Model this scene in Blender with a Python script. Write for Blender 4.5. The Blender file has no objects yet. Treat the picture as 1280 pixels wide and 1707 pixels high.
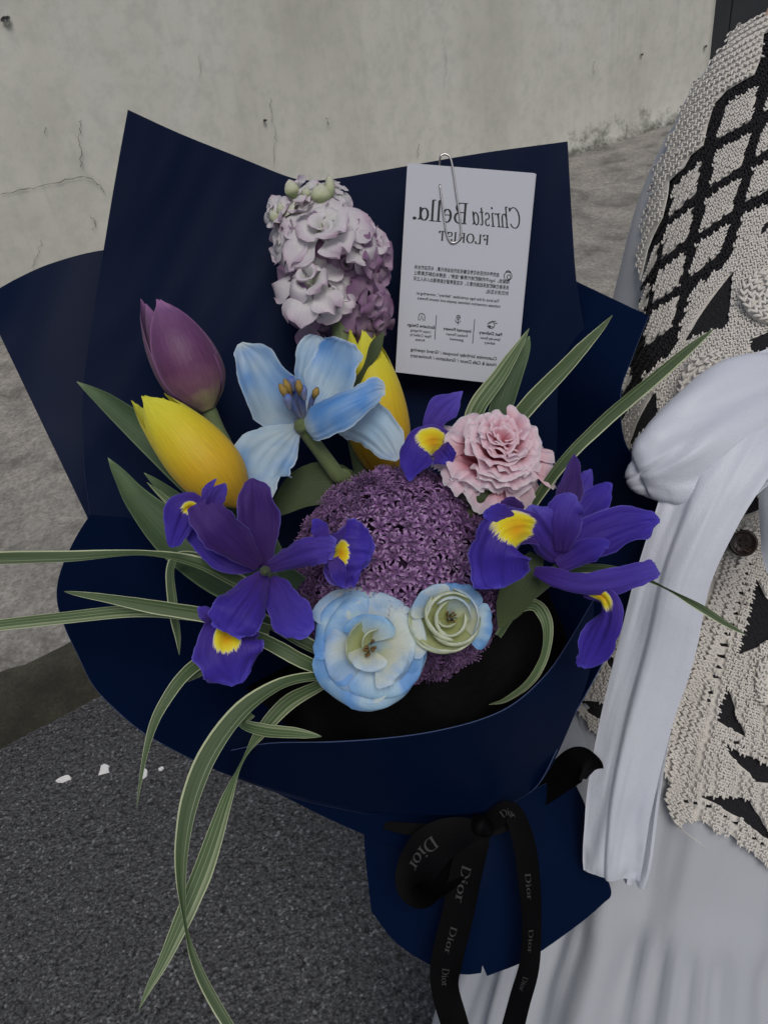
import bpy, bmesh, math, random
import numpy as np
from mathutils import Vector, Matrix, noise
from mathutils.geometry import delaunay_2d_cdt
from mathutils.bvhtree import BVHTree

random.seed(7)
scene = bpy.context.scene
COL = scene.collection
PI = math.pi

# ------------------------------------------------------------------ camera
FPX, CX, CY = 1250.0, 640.0, 853.5          # focal length and centre in photo pixels (1280 x 1707)
PITCH, ROLL, CAMH = math.radians(37.0), math.radians(9.5), 1.40
FW = Vector((0, math.cos(PITCH), -math.sin(PITCH)))
_R0 = Vector((1, 0, 0)); _U0 = _R0.cross(FW)
RT = _R0 * math.cos(ROLL) - _U0 * math.sin(ROLL)
UP = _R0 * math.sin(ROLL) + _U0 * math.cos(ROLL)
EYE = Vector((0, 0, CAMH))
cam = bpy.data.cameras.new('camera'); cam_o = bpy.data.objects.new('camera', cam); COL.objects.link(cam_o)
cam.sensor_fit = 'HORIZONTAL'; cam.sensor_width = 36.0; cam.lens = 36.0 * FPX / 1280.0
cam.clip_start = 0.02; cam.clip_end = 400.0
_m = Matrix((RT, UP, -FW)).transposed().to_4x4(); _m.translation = EYE
cam_o.matrix_world = _m
scene.camera = cam_o

# ------------------------------------------------------------------ sky, sun, exposure (overcast)
SUN_EL, SUN_AZ = math.radians(56), math.radians(168)      # azimuth clockwise from +Y
world = bpy.data.worlds.new('World'); scene.world = world; world.use_nodes = True
_nt = world.node_tree
_bg = _nt.nodes.get('Background') or _nt.nodes.new('ShaderNodeBackground')
_sky = _nt.nodes.new('ShaderNodeTexSky'); _sky.sky_type = 'NISHITA'; _sky.sun_disc = False
_sky.sun_elevation = SUN_EL; _sky.sun_rotation = SUN_AZ
_sky.air_density = 1.0; _sky.dust_density = 4.0; _sky.ozone_density = 1.0
_nt.links.new(_sky.outputs[0], _bg.inputs[0]); _bg.inputs[1].default_value = 0.09
sun = bpy.data.lights.new('sun', 'SUN'); sun.energy = 1.5; sun.angle = math.radians(28); sun.color = (1.0, 0.98, 0.95)
sun_o = bpy.data.objects.new('sun', sun); COL.objects.link(sun_o)
_sd = Vector((math.sin(SUN_AZ) * math.cos(SUN_EL), math.cos(SUN_AZ) * math.cos(SUN_EL), math.sin(SUN_EL)))
sun_o.rotation_euler = _sd.to_track_quat('Z', 'Y').to_euler(); sun_o.location = (0, -3, 6)
vs = scene.view_settings
vs.view_transform = 'Standard'; vs.look = 'None'; vs.gamma = 1.0; vs.exposure = -0.42
try: vs.use_curve_mapping = False
except Exception: pass

# ------------------------------------------------------------------ helpers: pixels, curves, meshes
def ray(px, py): return FW + RT * ((px - CX) / FPX) + UP * ((CY - py) / FPX)
def P(px, py, d): return EYE + ray(px, py) * d
def on_z(px, py, z):
    r = ray(px, py); return EYE + r * ((z - EYE.z) / r.z)
def dirc(x, y, z): return (RT * x + UP * y - FW * z).normalized()

def cr(pts, n, ease=False):
    a = np.array(pts, float); m = len(a)
    if m == 1: return np.repeat(a, n, 0)
    ext = np.vstack([2 * a[0] - a[1], a, 2 * a[-1] - a[-2]])
    out = []
    for k in range(n):
        u = k / (n - 1)
        if ease: u = 0.55 * u + 0.45 * (0.5 - 0.5 * math.cos(PI * u))
        x = u * (m - 1); i = min(int(x), m - 2); t = x - i
        p0, p1, p2, p3 = ext[i], ext[i + 1], ext[i + 2], ext[i + 3]
        out.append(0.5 * (2 * p1 + (p2 - p0) * t + (2 * p0 - 5 * p1 + 4 * p2 - p3) * t * t + (3 * p1 - p0 - 3 * p2 + p3) * t ** 3))
    return np.array(out)

OFF = {}
def thing(name, label, cat, loc, group=None):
    o = bpy.data.objects.new(name, None); COL.objects.link(o); o.location = loc; o.empty_display_size = 0.02
    o['label'] = label; o['category'] = cat
    if group: o['group'] = group
    OFF[o] = Vector(loc); return o
def tag(o, label, cat, group=None):
    o['label'] = label; o['category'] = cat
    if group: o['group'] = group
    return o
def mk(name, verts, faces, mat, parent=None, uvs=None, smooth=True, solid=0.0, base=None, kind=None, rim=None):
    """one mesh object; verts in world space, stored relative to the thing's base"""
    off = OFF[parent] if parent is not None else (Vector(base) if base is not None else Vector(verts[0]))
    me = bpy.data.meshes.new(name)
    me.from_pydata([tuple(Vector(v) - off) for v in verts], [], faces)
    if uvs is not None:
        uvl = me.uv_layers.new(name='UVMap')
        idx = np.empty(len(me.loops), int); me.loops.foreach_get('vertex_index', idx)
        uvl.data.foreach_set('uv', np.array(uvs, float)[idx].ravel())
    me.materials.append(mat)
    if smooth: me.polygons.foreach_set('use_smooth', [True] * len(me.polygons))
    me.update()
    o = bpy.data.objects.new(name, me); COL.objects.link(o)
    if parent is not None: o.parent = parent
    else: o.location = off
    OFF[o] = off
    if kind: o['kind'] = kind
    if solid:
        s = o.modifiers.new('thick', 'SOLIDIFY'); s.thickness = abs(solid); s.offset = -1 if solid > 0 else 1
        if rim is not None: me.materials.append(rim); s.material_offset_rim = 1
        e = o.modifiers.new('crisp', 'EDGE_SPLIT'); e.split_angle = math.radians(55)
    return o

def grid_faces(nu, nv, closed=False):
    f = []
    for i in range(nu - 1):
        for j in range(nv if closed else nv - 1):
            k = (j + 1) % nv
            f.append((i * nv + j, i * nv + k, (i + 1) * nv + k, (i + 1) * nv + j))
    return f

class Surf:
    """a strip or petal surface: grid of points, evaluable at (u, s)"""
    def __init__(s, g, uv): s.g = g; s.uv = uv; s.nu, s.nv = g.shape[:2]
    def at(s, u, v):
        x = min(max(u, 0), 1) * (s.nu - 1); y = min(max(v, 0), 1) * (s.nv - 1)
        i = min(int(x), s.nu - 2); j = min(int(y), s.nv - 2); a = x - i; b = y - j; g = s.g
        p = g[i, j] * (1 - a) * (1 - b) + g[i + 1, j] * a * (1 - b) + g[i, j + 1] * (1 - a) * b + g[i + 1, j + 1] * a * b
        n = np.cross(g[i + 1, j] - g[i, j], g[i, j + 1] - g[i, j]); n = Vector(n).normalized()
        p = Vector(p)
        if n.dot(EYE - p) < 0: n = -n
        return p, n
    def build(s, name, mat, parent=None, **k):
        return mk(name, s.g.reshape(-1, 3), grid_faces(s.nu, s.nv), mat, parent, uvs=s.uv.reshape(-1, 2), **k)

def strip(st, nu=26, nv=9, ruf=0.0, rk=3.0, jit=0.0, prof=None, seed=0, ease=True, rib=0.0, pleat=0.0, wk=1.0):
    """st: stations (px, py, depth, half width px, roll deg, cup rad); a petal, blade or ribbon in space"""
    st = [tuple(s) + (0.0,) * (6 - len(s)) for s in st]
    a = cr(st, nu, ease); ctr = [P(*r[:3]) for r in a]
    g = np.zeros((nu, nv, 3)); uv = np.zeros((nu, nv, 2))
    rnd = random.Random(seed); ph = rnd.uniform(0, 6.28); of = rnd.uniform(0, 90)
    for i in range(nu):
        c = ctr[i]; t = (ctr[min(i + 1, nu - 1)] - ctr[max(i - 1, 0)]).normalized()
        v = (c - EYE).normalized(); wd = t.cross(v).normalized(); n = t.cross(wd).normalized()
        ro = math.radians(a[i][4]); w = max(a[i][3] * wk, 0.25) * a[i][2] / FPX
        wd2 = wd * math.cos(ro) + n * math.sin(ro); n2 = n * math.cos(ro) - wd * math.sin(ro)
        cu = a[i][5]; u = i / (nu - 1)
        for j in range(nv):
            s = 2 * j / (nv - 1) - 1
            ww = w * (1 + jit * (noise.noise(Vector((u * 5 + of, 3.1 if s > 0 else -4.7, 0))) + .45 * noise.noise(Vector((u * 19 + of, 1.1 if s > 0 else -2.7, 0)))) * abs(s))
            x = s if abs(cu) < 1e-3 else math.sin(cu * s) / cu
            z = 0 if abs(cu) < 1e-3 else (1 - math.cos(cu * s)) / cu
            z += ruf * math.sin(2 * PI * rk * u + ph + (1.3 if s > 0 else 0)) * s * s
            z += 0.35 * ruf * noise.noise(Vector((u * 5 + of, s * 2, 0)))
            z -= rib * math.exp(-(s / .13) ** 2); z += pleat * noise.noise(Vector((u * 2.2 + of, s * 6.5, 1.7)))
            p = c + wd2 * (x * ww) + n2 * (z * ww)
            if prof: p = p + n2 * prof(u, s)
            g[i, j] = p; uv[i, j] = (u, j / (nv - 1))
    return Surf(g, uv)

def tube(pts, name, mat, parent, ns=8, cap=True, world=False, **k):
    """pts: (px, py, depth, radius px) or world (Vector, radius m)"""
    q = [(Vector(p[0]), p[1]) for p in pts] if world else [(P(*p[:3]), p[3] * p[2] / FPX) for p in pts]
    arr = cr([tuple(p) + (r,) for p, r in q], max(8, 6 * len(q)))
    V = []; F = []
    n = len(arr); last = None
    for i in range(n):
        t = Vector(arr[min(i + 1, n - 1)][:3] - arr[max(i - 1, 0)][:3]).normalized()
        x = (last - t * last.dot(t)) if last is not None else t.orthogonal()
        x.normalize(); last = x; y = t.cross(x)
        for j in range(ns):
            th = 2 * PI * j / ns
            V.append(Vector(arr[i][:3]) + (x * math.cos(th) + y * math.sin(th)) * max(arr[i][3], 1e-5))
    F = grid_faces(n, ns, True)
    if cap: F.append(tuple(range(ns))[::-1]); F.append(tuple((n - 1) * ns + j for j in range(ns)))
    uv = [(i / (n - 1), j / ns) for i in range(n) for j in range(ns)]
    return mk(name, V, F, mat, parent, uvs=uv, **k)

def tps(ctrl, reg=1e-6):
    c = np.array(ctrl, float); X = c[:, :2] / 500.0; n = len(c)
    def U(r2): return np.where(r2 < 1e-12, 0, 0.5 * r2 * np.log(r2 + 1e-12))
    d2 = ((X[:, None] - X[None]) ** 2).sum(-1)
    A = np.zeros((n + 3, n + 3)); A[:n, :n] = U(d2) + reg * np.eye(n); A[:n, n] = 1; A[:n, n + 1:] = X; A[n, :n] = 1; A[n + 1:, :n] = X.T
    w = np.linalg.solve(A, np.concatenate([c[:, 2], np.zeros(3)]))
    def f(px, py):
        x = np.array([px, py]) / 500.0; r2 = ((X - x) ** 2).sum(-1)
        return float(U(r2) @ w[:n] + w[n] + x @ w[n + 1:])
    return f

def pip(x, y, poly):
    c = False; n = len(poly); j = n - 1
    for i in range(n):
        xi, yi = poly[i][:2]; xj, yj = poly[j][:2]
        if (yi > y) != (yj > y) and x < (xj - xi) * (y - yi) / (yj - yi) + xi: c = not c
        j = i
    return c
def dens(poly, step):
    out = []; n = len(poly)
    for i in range(n):
        a = Vector(poly[i][:2]); b = Vector(poly[(i + 1) % n][:2]); k = max(1, int((b - a).length / step))
        for q in range(k): out.append(tuple(a.lerp(b, q / k)))
    return out
def segdist(x, y, poly):
    p = np.array(poly); q = np.roll(p, -1, 0); d = q - p; l2 = (d ** 2).sum(1) + 1e-9
    t = np.clip(((np.array([x, y]) - p) * d).sum(1) / l2, 0, 1)
    return float(np.sqrt((((p + d * t[:, None]) - np.array([x, y])) ** 2).sum(1).min()))
def cdt(outline, holes=(), step=20):
    loops = [dens(outline, step)] + [dens(h, step) for h in holes]
    V = []; E = []
    for lp in loops:
        b = len(V); V += [Vector(p) for p in lp]; n = len(lp); E += [(b + i, b + (i + 1) % n) for i in range(n)]
    xs = [p[0] for p in loops[0]]; ys = [p[1] for p in loops[0]]
    y = min(ys) + step * 0.5; row = 0
    while y < max(ys):
        x = min(xs) + (step * 0.5 if row % 2 else 0)
        while x < max(xs):
            if pip(x, y, loops[0]) and not any(pip(x, y, h) for h in loops[1:]) and min(segdist(x, y, l) for l in loops) > 0.55 * step:
                V.append(Vector((x, y)))
            x += step
        y += step * 0.87; row += 1
    r = delaunay_2d_cdt(V, E, [], 0, 1e-5)
    vo = r[0]; fo = []
    for f in r[2]:
        cx = sum(vo[i].x for i in f) / len(f); cy = sum(vo[i].y for i in f) / len(f)
        if pip(cx, cy, loops[0]) and not any(pip(cx, cy, h) for h in loops[1:]): fo.append(tuple(f)[::-1])
    return [(v.x, v.y) for v in vo], fo
def crl(pts, per=6):           # smooth open polyline through 2-D points
    return [tuple(p) for p in cr(pts, per * (len(pts) - 1) + 1)]

# ------------------------------------------------------------------ materials
def lin(c): return tuple(((x / 255) / 12.92 if x / 255 <= 0.04045 else ((x / 255 + 0.055) / 1.055) ** 2.4) for x in c)
def A(r, g, b, k=1.0): return tuple(min(0.9, x * k) for x in lin((r, g, b))) + (1.0,)
class M:
    def __init__(s, name):
        s.m = bpy.data.materials.new(name); s.m.use_nodes = True; s.t = s.m.node_tree; s.t.nodes.clear()
        s.out = s.n('OutputMaterial'); s.b = s.n('BsdfPrincipled'); s.l(s.b.outputs[0], s.out.inputs[0])
    def n(s, typ, **k):
        x = s.t.nodes.new('ShaderNode' + typ)
        for a, v in k.items(): setattr(x, a, v)
        return x
    def l(s, a, b): s.t.links.new(a, b)
    def set(s, **k):
        for a, v in k.items():
            for i in s.b.inputs:
                if i.name.replace(' ', '_') == a: i.default_value = v
        return s
    def uv(s):
        if not hasattr(s, '_uv'):
            s._uv = s.n('UVMap'); s._uv.uv_map = 'UVMap'
            s._sep = s.n('SeparateXYZ'); s.l(s._uv.outputs[0], s._sep.inputs[0])
        return s._sep
    def obj(s):
        if not hasattr(s, '_tc'): s._tc = s.n('TexCoord')
        return s._tc.outputs['Object']
    def math(s, op, a, b=None, c=None, clamp=False):
        x = s.n('Math', operation=op, use_clamp=clamp)
        for i, v in enumerate((a, b, c)):
            if v is None: continue
            if isinstance(v, (int, float)): x.inputs[i].default_value = v
            else: s.l(v, x.inputs[i])
        return x.outputs[0]
    def ramp(s, fac, stops, interp='LINEAR'):
        x = s.n('ValToRGB'); x.color_ramp.interpolation = interp; e = x.color_ramp.elements
        while len(e) < len(stops): e.new(0.5)
        for k, (p, c) in zip(e, stops): k.position = p; k.color = c if len(c) == 4 else tuple(c) + (1,)
        s.l(fac, x.inputs[0]); return x.outputs[0]
    def mix(s, fac, a, b, mode='MIX'):
        x = s.n('Mix', data_type='RGBA', blend_type=mode)
        for sock, v in ((x.inputs[0], fac), (x.inputs[6], a), (x.inputs[7], b)):
            if isinstance(v, (int, float)): sock.default_value = v
            elif isinstance(v, tuple): sock.default_value = v
            else: s.l(v, sock)
        return x.outputs[2]
    def noise(s, scale, detail=3, rough=0.55, vec=None, dist=0.0, sx=None):
        x = s.n('TexNoise'); x.inputs['Scale'].default_value = scale; x.inputs['Detail'].default_value = detail
        x.inputs['Roughness'].default_value = rough; x.inputs['Distortion'].default_value = dist
        v = vec if vec is not None else s.obj()
        if sx:
            mp = s.n('Mapping'); mp.inputs['Scale'].default_value = sx; s.l(v, mp.inputs[0]); v = mp.outputs[0]
        s.l(v, x.inputs['Vector']); return x.outputs[0]
    def vor(s, scale, feature='F1', out=0, vec=None):
        x = s.n('TexVoronoi', feature=feature); x.inputs['Scale'].default_value = scale
        s.l(vec if vec is not None else s.obj(), x.inputs['Vector']); return x.outputs[out]
    def uvvec(s): s.uv(); return s._uv.outputs[0]
    def color(s, c):
        if isinstance(c, tuple): s.b.inputs['Base Color'].default_value = c
        else: s.l(c, s.b.inputs['Base Color'])
        s.c = c; return s
    def bump(s, h, strength=0.3, dist=0.002):
        x = s.n('Bump'); x.inputs['Strength'].default_value = strength; x.inputs['Distance'].default_value = dist
        s.l(h, x.inputs['Height']); s.l(x.outputs[0], s.b.inputs['Normal']); s._bump = x; return s
    def translucent(s, f=0.3):
        tr = s.n('BsdfTranslucent'); mx = s.n('MixShader'); mx.inputs[0].default_value = f
        if isinstance(s.c, tuple): tr.inputs[0].default_value = s.c
        else: s.l(s.c, tr.inputs[0])
        s.l(s.b.outputs[0], mx.inputs[1]); s.l(tr.outputs[0], mx.inputs[2]); s.l(mx.outputs[0], s.out.inputs[0]); return s

def petal_mat(name, stops, mott=None, mott_amt=0.5, mott_scale=40, streak=0.25, rough=0.5, trans=0.28, edge=None, bump=0.25, mscale=60):
    """stops run along the petal from base (0) to tip (1)"""
    m = M(name); sp = m.uv(); u, v = sp.outputs[0], sp.outputs[1]
    nz = m.noise(mott_scale, 3, 0.6)
    fac = m.math('ADD', u, m.math('MULTIPLY', m.math('SUBTRACT', nz, 0.5), 0.25))
    c = m.ramp(fac, stops)
    if mott:
        k = m.ramp(m.noise(mott_scale * 0.8, 2, 0.5, dist=0.4), [(0.42, (0, 0, 0)), (0.62, (mott_amt,) * 3)])
        c = m.mix(k, c, mott)
    vein = m.noise(mscale, 3, 0.6, vec=m.uvvec(), sx=(0.07, 1, 1))
    c = m.mix(min(1, streak * 1.6), c, m.ramp(vein, [(0.32, (0.3, 0.3, 0.3)), (0.62, (1, 1, 1))]), 'MULTIPLY')
    if edge:
        e = m.math('ABSOLUTE', m.math('SUBTRACT', v, 0.5)); e = m.math('MAXIMUM', m.math('MULTIPLY', e, 2), u)
        c = m.mix(m.ramp(e, [(0.88, (0, 0, 0)), (0.99, (0.7, 0.7, 0.7))]), c, edge)
    m.color(c); m.set(Roughness=rough); m.b.inputs['Specular IOR Level'].default_value = 0.35
    m.b.inputs['Sheen Weight'].default_value = 0.15
    m.bump(m.math('ADD', vein, m.math('MULTIPLY', m.noise(260, 3, .6), .6)), min(1, bump * 2), 0.0007); m.translucent(trans); return m.m

def simple(name, col, rough=0.5, spec=0.4, metal=0.0, nscale=0, var=0.25, bump=0.0, bscale=200, bd=0.001, trans=0):
    m = M(name)
    if nscale:
        col2 = tuple(x * (1 - var) for x in col[:3]) + (1,)
        m.color(m.mix(m.noise(nscale, 4, 0.6), col2, col))
    else: m.color(col)
    m.set(Roughness=rough, Metallic=metal); m.b.inputs['Specular IOR Level'].default_value = spec
    if bump: m.bump(m.noise(bscale, 4, 0.6), bump, bd)
    if trans: m.translucent(trans)
    return m.m

# ================================================================== SETTING
KZ = 0.15                                            # pavement height above the road
def setting():
    # materials
    m = M('asphalt'); base = m.noise(6, 4, 0.6); fine = m.noise(130, 4, 0.75); grit = m.vor(210, 'F1', 1)
    gsep = m.n('SeparateColor'); m.l(grit, gsep.inputs[0])
    c = m.mix(base, A(40, 41, 43, 1.1), A(66, 67, 69, 1.1))
    c = m.mix(m.ramp(fine, [(0.42, (0, 0, 0)), (0.68, (0.9, 0.9, 0.9))]), c, A(104, 105, 108, 1.2))
    c = m.mix(m.ramp(gsep.outputs[0], [(0.90, (0, 0, 0)), (0.97, (0.55, 0.55, 0.55))]), c, A(150, 152, 158))
    c = m.mix(m.ramp(m.noise(75, 3, 0.6), [(0.34, (0.8,) * 3), (0.47, (0, 0, 0))]), c, A(16, 17, 19))
    m.color(c).set(Roughness=0.92); h = m.math('ADD', m.math('MULTIPLY', m.vor(170), 0.9), m.noise(110, 4, 0.7)); m.bump(h, 1.0, 0.006)
    ASP = m.m
    m = M('pavement_concrete'); n1 = m.noise(4.5, 7, 0.7, dist=0.3); n2 = m.noise(26, 6, 0.75); n3 = m.noise(240, 3, 0.7)
    c = m.ramp(n1, [(0.30, A(66, 64, 60, 1.5)), (0.46, A(108, 106, 102, 1.8)), (0.62, A(130, 127, 121, 1.8)), (0.75, A(88, 86, 82, 1.5))])
    c = m.mix(m.ramp(n2, [(0.35, (0.35,) * 3), (0.6, (0, 0, 0))]), c, A(80, 78, 74, 1.3))
    c = m.mix(m.ramp(n3, [(0.62, (0, 0, 0)), (0.75, (0.5,) * 3)]), c, A(165, 162, 156, 1.6))
    n4 = m.noise(75, 6, 0.8); c = m.mix(m.ramp(n4, [(0.40, (0.55,) * 3), (0.52, (0, 0, 0))]), c, A(74, 72, 68, 1.4)); c = m.mix(m.ramp(n4, [(0.56, (0, 0, 0)), (0.68, (0.45,) * 3)]), c, A(156, 153, 147, 1.7))
    m.color(c).set(Roughness=0.9); m.bump(m.math('ADD', n4, m.math('MULTIPLY', n3, 0.4)), 0.35, 0.004); PAV = m.m
    m = M('kerb_face'); n1 = m.noise(9, 5, 0.65); n2 = m.noise(120, 4, 0.7)
    c = m.ramp(n1, [(0.3, A(40, 40, 34, 1.2)), (0.6, A(66, 64, 52, 1.2)), (0.8, A(84, 80, 68, 1.3))])
    c = m.mix(m.ramp(n2, [(0.4, (0.5,) * 3), (0.6, (0, 0, 0))]), c, A(36, 36, 30))
    m.color(c).set(Roughness=0.92); m.bump(n2, 0.5, 0.004); KERB = m.m
    m = M('wall_plaster'); sx = m.n('SeparateXYZ'); m.l(m.obj(), sx.inputs[0])
    n1 = m.noise(1.6, 5, 0.6, sx=(1, 1, 0.55)); n2 = m.noise(14, 6, 0.7); n3 = m.noise(150, 3, 0.65)
    c = m.ramp(n1, [(0.28, A(139, 139, 131, 2.0)), (0.5, A(151, 151, 144, 2.0)), (0.72, A(159, 158, 153, 2.0))])
    c = m.mix(m.ramp(n2, [(0.36, (0.3,) * 3), (0.55, (0, 0, 0))]), c, A(124, 126, 120, 1.85))
    run = m.noise(7, 4, 0.6, sx=(3.0, 3.0, 0.12)); c = m.mix(m.ramp(run, [(0.56, (0, 0, 0)), (0.75, (0.2,) * 3)]), c, A(118, 120, 114, 1.85))
    moss = m.math('SUBTRACT', m.noise(6, 7, 0.75), m.math('MULTIPLY', sx.outputs[2], 1.5))
    c = m.mix(m.ramp(moss, [(0.34, (0, 0, 0)), (0.52, (0.85,) * 3)]), c, A(66, 65, 57, 1.2))
    m.color(c).set(Roughness=0.9)
    h = m.math('ADD', m.math('MULTIPLY', n2, 1.0), m.math('MULTIPLY', n3, 0.35)); m.bump(h, 0.3, 0.005); WALL = m.m
    CRACK = simple('crack_shadow', A(112, 111, 106, 1.5), 0.95)
    DARK = simple('dark_gate_paint', A(52, 54, 58, 1.2), 0.55, nscale=5, var=0.4, bump=0.1, bscale=40)
    # frames along the street: origin on kerb foot, direction S along it, N towards the wall
    k0 = on_z(0, 1249, 0); k1 = on_z(171, 1164, 0); w0 = on_z(0, 575, KZ); w1 = on_z(949, 261, KZ)
    S = (w1 - w0).normalized(); N = Vector((-S.y, S.x, 0))
    def L(s, n, z, o=k0): return Vector((o.x, o.y, 0)) + S * s + N * n + Vector((0, 0, z))
    wn = (w0 - k0).dot(N); ws = (w0 - k0).dot(S)
    # road: one sheet to the horizon
    r = 150
    mk('road', [L(-r, -r, 0), L(r, -r, 0), L(r, r, 0), L(-r, r, 0)], [(0, 1, 2, 3)], ASP, kind='structure', base=(0, 0, 0))
    # kerb: rounded profile swept with small unevenness, and the pavement slab behind it
    prof = [(-0.004, -0.05), (0.0, 0.02), (0.006, 0.07), (0.015, KZ - 0.035), (0.028, KZ - 0.012), (0.05, KZ - 0.001), (0.13, KZ + 0.001), (0.13, -0.05)]
    V = []; n = 260
    for i in range(n):
        s = -7 + 14 * i / (n - 1)
        for q, (a, z) in enumerate(prof):
            j = 0.012 * noise.noise(Vector((s * 2.2, q * 0.6, 0))) + 0.006 * noise.noise(Vector((s * 9, q, 4)))
            V.append(L(s, a + (j if 0 < q < 6 else 0), z + (j * 0.5 if 2 < q < 6 else 0)))
    mk('kerb', V, grid_faces(n, len(prof)), KERB, kind='structure', base=L(0, 0, 0))
    V = []; nu, nv = 120, 40
    for i in range(nu):
        for j in range(nv):
            s = -8 + 16 * i / (nu - 1); a = 0.06 + (wn + 0.15 - 0.06) * j / (nv - 1)
            V.append(L(s, a, KZ + 0.004 + 0.004 * noise.noise(Vector((s * 2, a * 2, 0))) + (0 if j else -0.006)))
    mk('pavement', V, grid_faces(nu, nv)[::1], PAV, kind='structure', base=L(0, 0.1, KZ))
    # boundary wall with a corner at its far end
    hit = ray(1192, 20); t = ((w0 - EYE).dot(N)) / hit.dot(N); send = ((EYE + hit * t) - w0).dot(S)
    root = thing('boundary_wall', 'grey rendered wall with hairline cracks and a mossy foot behind the bouquet', 'wall', L(ws + 1, wn, KZ))
    W = lambda s, d, z: w0 + S * s + N * d + Vector((0, 0, z))
    nu, nz = 150, 60; V = []
    for i in range(nu):
        s = -6 + (send + 6) * i / (nu - 1)
        for j in range(nz):
            z = -0.06 + 3.0 * (j / (nz - 1)) ** 1.3
            e = -0.028 * math.exp(-max(z, 0) / 0.05) + 0.008 * noise.noise(Vector((s * 0.9, z * 1.2, 2))) + 0.004 * noise.noise(Vector((s * 5, z * 5, 2)))
            ds = 0.05 * math.exp(-((send - s) / 0.12)) * 0
            V.append(W(s + ds, e, z))
    nf = len(V); F = grid_faces(nu, nz)
    # end cap and top with thickness
    cap = []
    for j in range(nz):
        z = -0.06 + 3.0 * (j / (nz - 1)) ** 1.3; V.append(W(send + 0.012, 0.03, z)); V.append(W(send + 0.012, 0.3, z))
    for j in range(nz - 1):
        a, b = nf + 2 * j, nf + 2 * j + 2
        F.append((a, a + 1, b + 1, b)); F.append(((nu - 1) * nz + j, a, b, (nu - 1) * nz + j + 1))
    b = len(V); V += [W(-6, 0, 2.94), W(send, 0, 2.94), W(send, 0.3, 2.94), W(-6, 0.3, 2.94)]; F.append((b, b + 1, b + 2, b + 3))
    mk('plaster_face', V, F, WALL, root)
    def wall_px(px, py, lift=0.004):
        q = ray(px, py); t = ((w0 - EYE).dot(N)) / q.dot(N); return EYE + q * t - N * lift
    def crack(pts, w=0.0022, seed=1):
        rr = random.Random(seed); V = []; a = cr(pts, 5 * len(pts))
        for i, (x, y) in enumerate(a):
            p = wall_px(x + rr.uniform(-2.5, 2.5), y + rr.uniform(-2, 2), 0.013); q = wall_px(a[min(i + 1, len(a) - 1)][0], a[min(i + 1, len(a) - 1)][1]); o = wall_px(a[max(i - 1, 0)][0], a[max(i - 1, 0)][1])
            t = (q - o).normalized(); sd = t.cross(N).normalized(); k = w * rr.uniform(0.25, 1.0) * (1 if 0 < i < len(a) - 1 else 0.1)
            V += [p + sd * k, p - sd * k]
        mk('crack', V, grid_faces(len(a), 2), CRACK, root)
    crack([(0, 322), (45, 314), (90, 304), (135, 292), (160, 303), (175, 320)], 0.0030, 1)
    crack([(134, 196), (131, 225), (133, 255), (134, 278)], 0.0028, 2)
    crack([(148, 355), (158, 368), (153, 382)], 0.0026, 3)
    crack([(70, 398), (60, 425), (50, 446)], 0.0018, 4)
    crack([(448, 160), (453, 200), (457, 230), (456, 272)], 0.0022, 5)
    crack([(330, 90), (332, 130)], 0.0012, 6)
    crack([(737, 60), (742, 105), (736, 150)], 0.0014, 7)
    crack([(985, 100), (990, 125)], 0.0030, 8)
    crack([(694, 238), (695, 262)], 0.0030, 9)
    crack([(542, 194), (544, 206)], 0.0030, 10)
    crack([(76, 210), (74, 224)], 0.0022, 11)
    def pit(px, py, rpx, seed):
        rr = random.Random(seed); c = wall_px(px, py, 0.014); rr_m = rpx * (c - EYE).dot(FW) / FPX; V = [c + N * 0.02]
        for i in range(14):
            th = 2 * PI * i / 14; k = rr_m * rr.uniform(0.65, 1.15); V.append(c + S * math.cos(th) * k + Vector((0, 0, 1)) * math.sin(th) * k * 0.8)
        mk('pit', V, [(0, 1 + (i + 1) % 14, 1 + i) for i in range(14)], simple('pit_dark', A(96, 97, 96, 1.4), 0.95), root)
    pit(9, 33, 9, 1); pit(440, 200, 3.5, 2); pit(1068, 90, 3, 4); pit(1174, 77, 3, 5)
    # dark steel gate beyond the wall's end
    g = thing('steel_gate', 'dark grey steel gate beyond the end of the rendered wall', 'gate', W(send + 0.9, 0.22, 0))
    def box(s0, s1, d0, d1, z0, z1, name):
        V = [W(s, d, z) for s in (s0, s1) for d in (d0, d1) for z in (z0, z1)]
        mk(name, V, [(0, 1, 3, 2), (4, 6, 7, 5), (0, 4, 5, 1), (2, 3, 7, 6), (0, 2, 6, 4), (1, 5, 7, 3)], DARK, g, smooth=False)
    for i in range(7): box(send + 0.02 + i * 0.42, send + 0.425 + i * 0.42, 0.20, 0.23, 0.03, 2.6, 'panel')
    for z in (0.03, 0.95, 1.9): box(send + 0.016, send + 2.97, 0.165, 0.197, z, z + 0.07, 'rail')
    # flakes of paint on the road
    CH = simple('paint_flake', A(186, 186, 184, 1.6), 0.8)
    for i, (px, py, w, h, lb) in enumerate(((174, 1284, 11, 8, 'white paint flake on the asphalt, the thickest of four below the kerb'), (109, 1299, 15, 5, 'long thin white paint flake on the asphalt near the kerb'),
                                     (241, 1291, 6, 6, 'small white paint flake on the asphalt beside a drooping grass blade'), (269, 1283, 5, 3, 'tiny white paint flake on the asphalt next to the blue wrapping'))):
        rr = random.Random(i + 3); c = on_z(px, py, 0.0); k = (c - EYE).dot(FW) / FPX; V = []; n = 11
        fr = [rr.uniform(0.6, 1.15) for q in range(n)]
        for z in (0.001, 0.0045):
            for q in range(n):
                th = 2 * PI * q / n; f = fr[q] * (1 if z < 0.002 else 0.9)
                V.append(c + Vector((math.cos(th) * w * k * f, math.sin(th) * h * k * 1.5 * f, z)))
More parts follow.
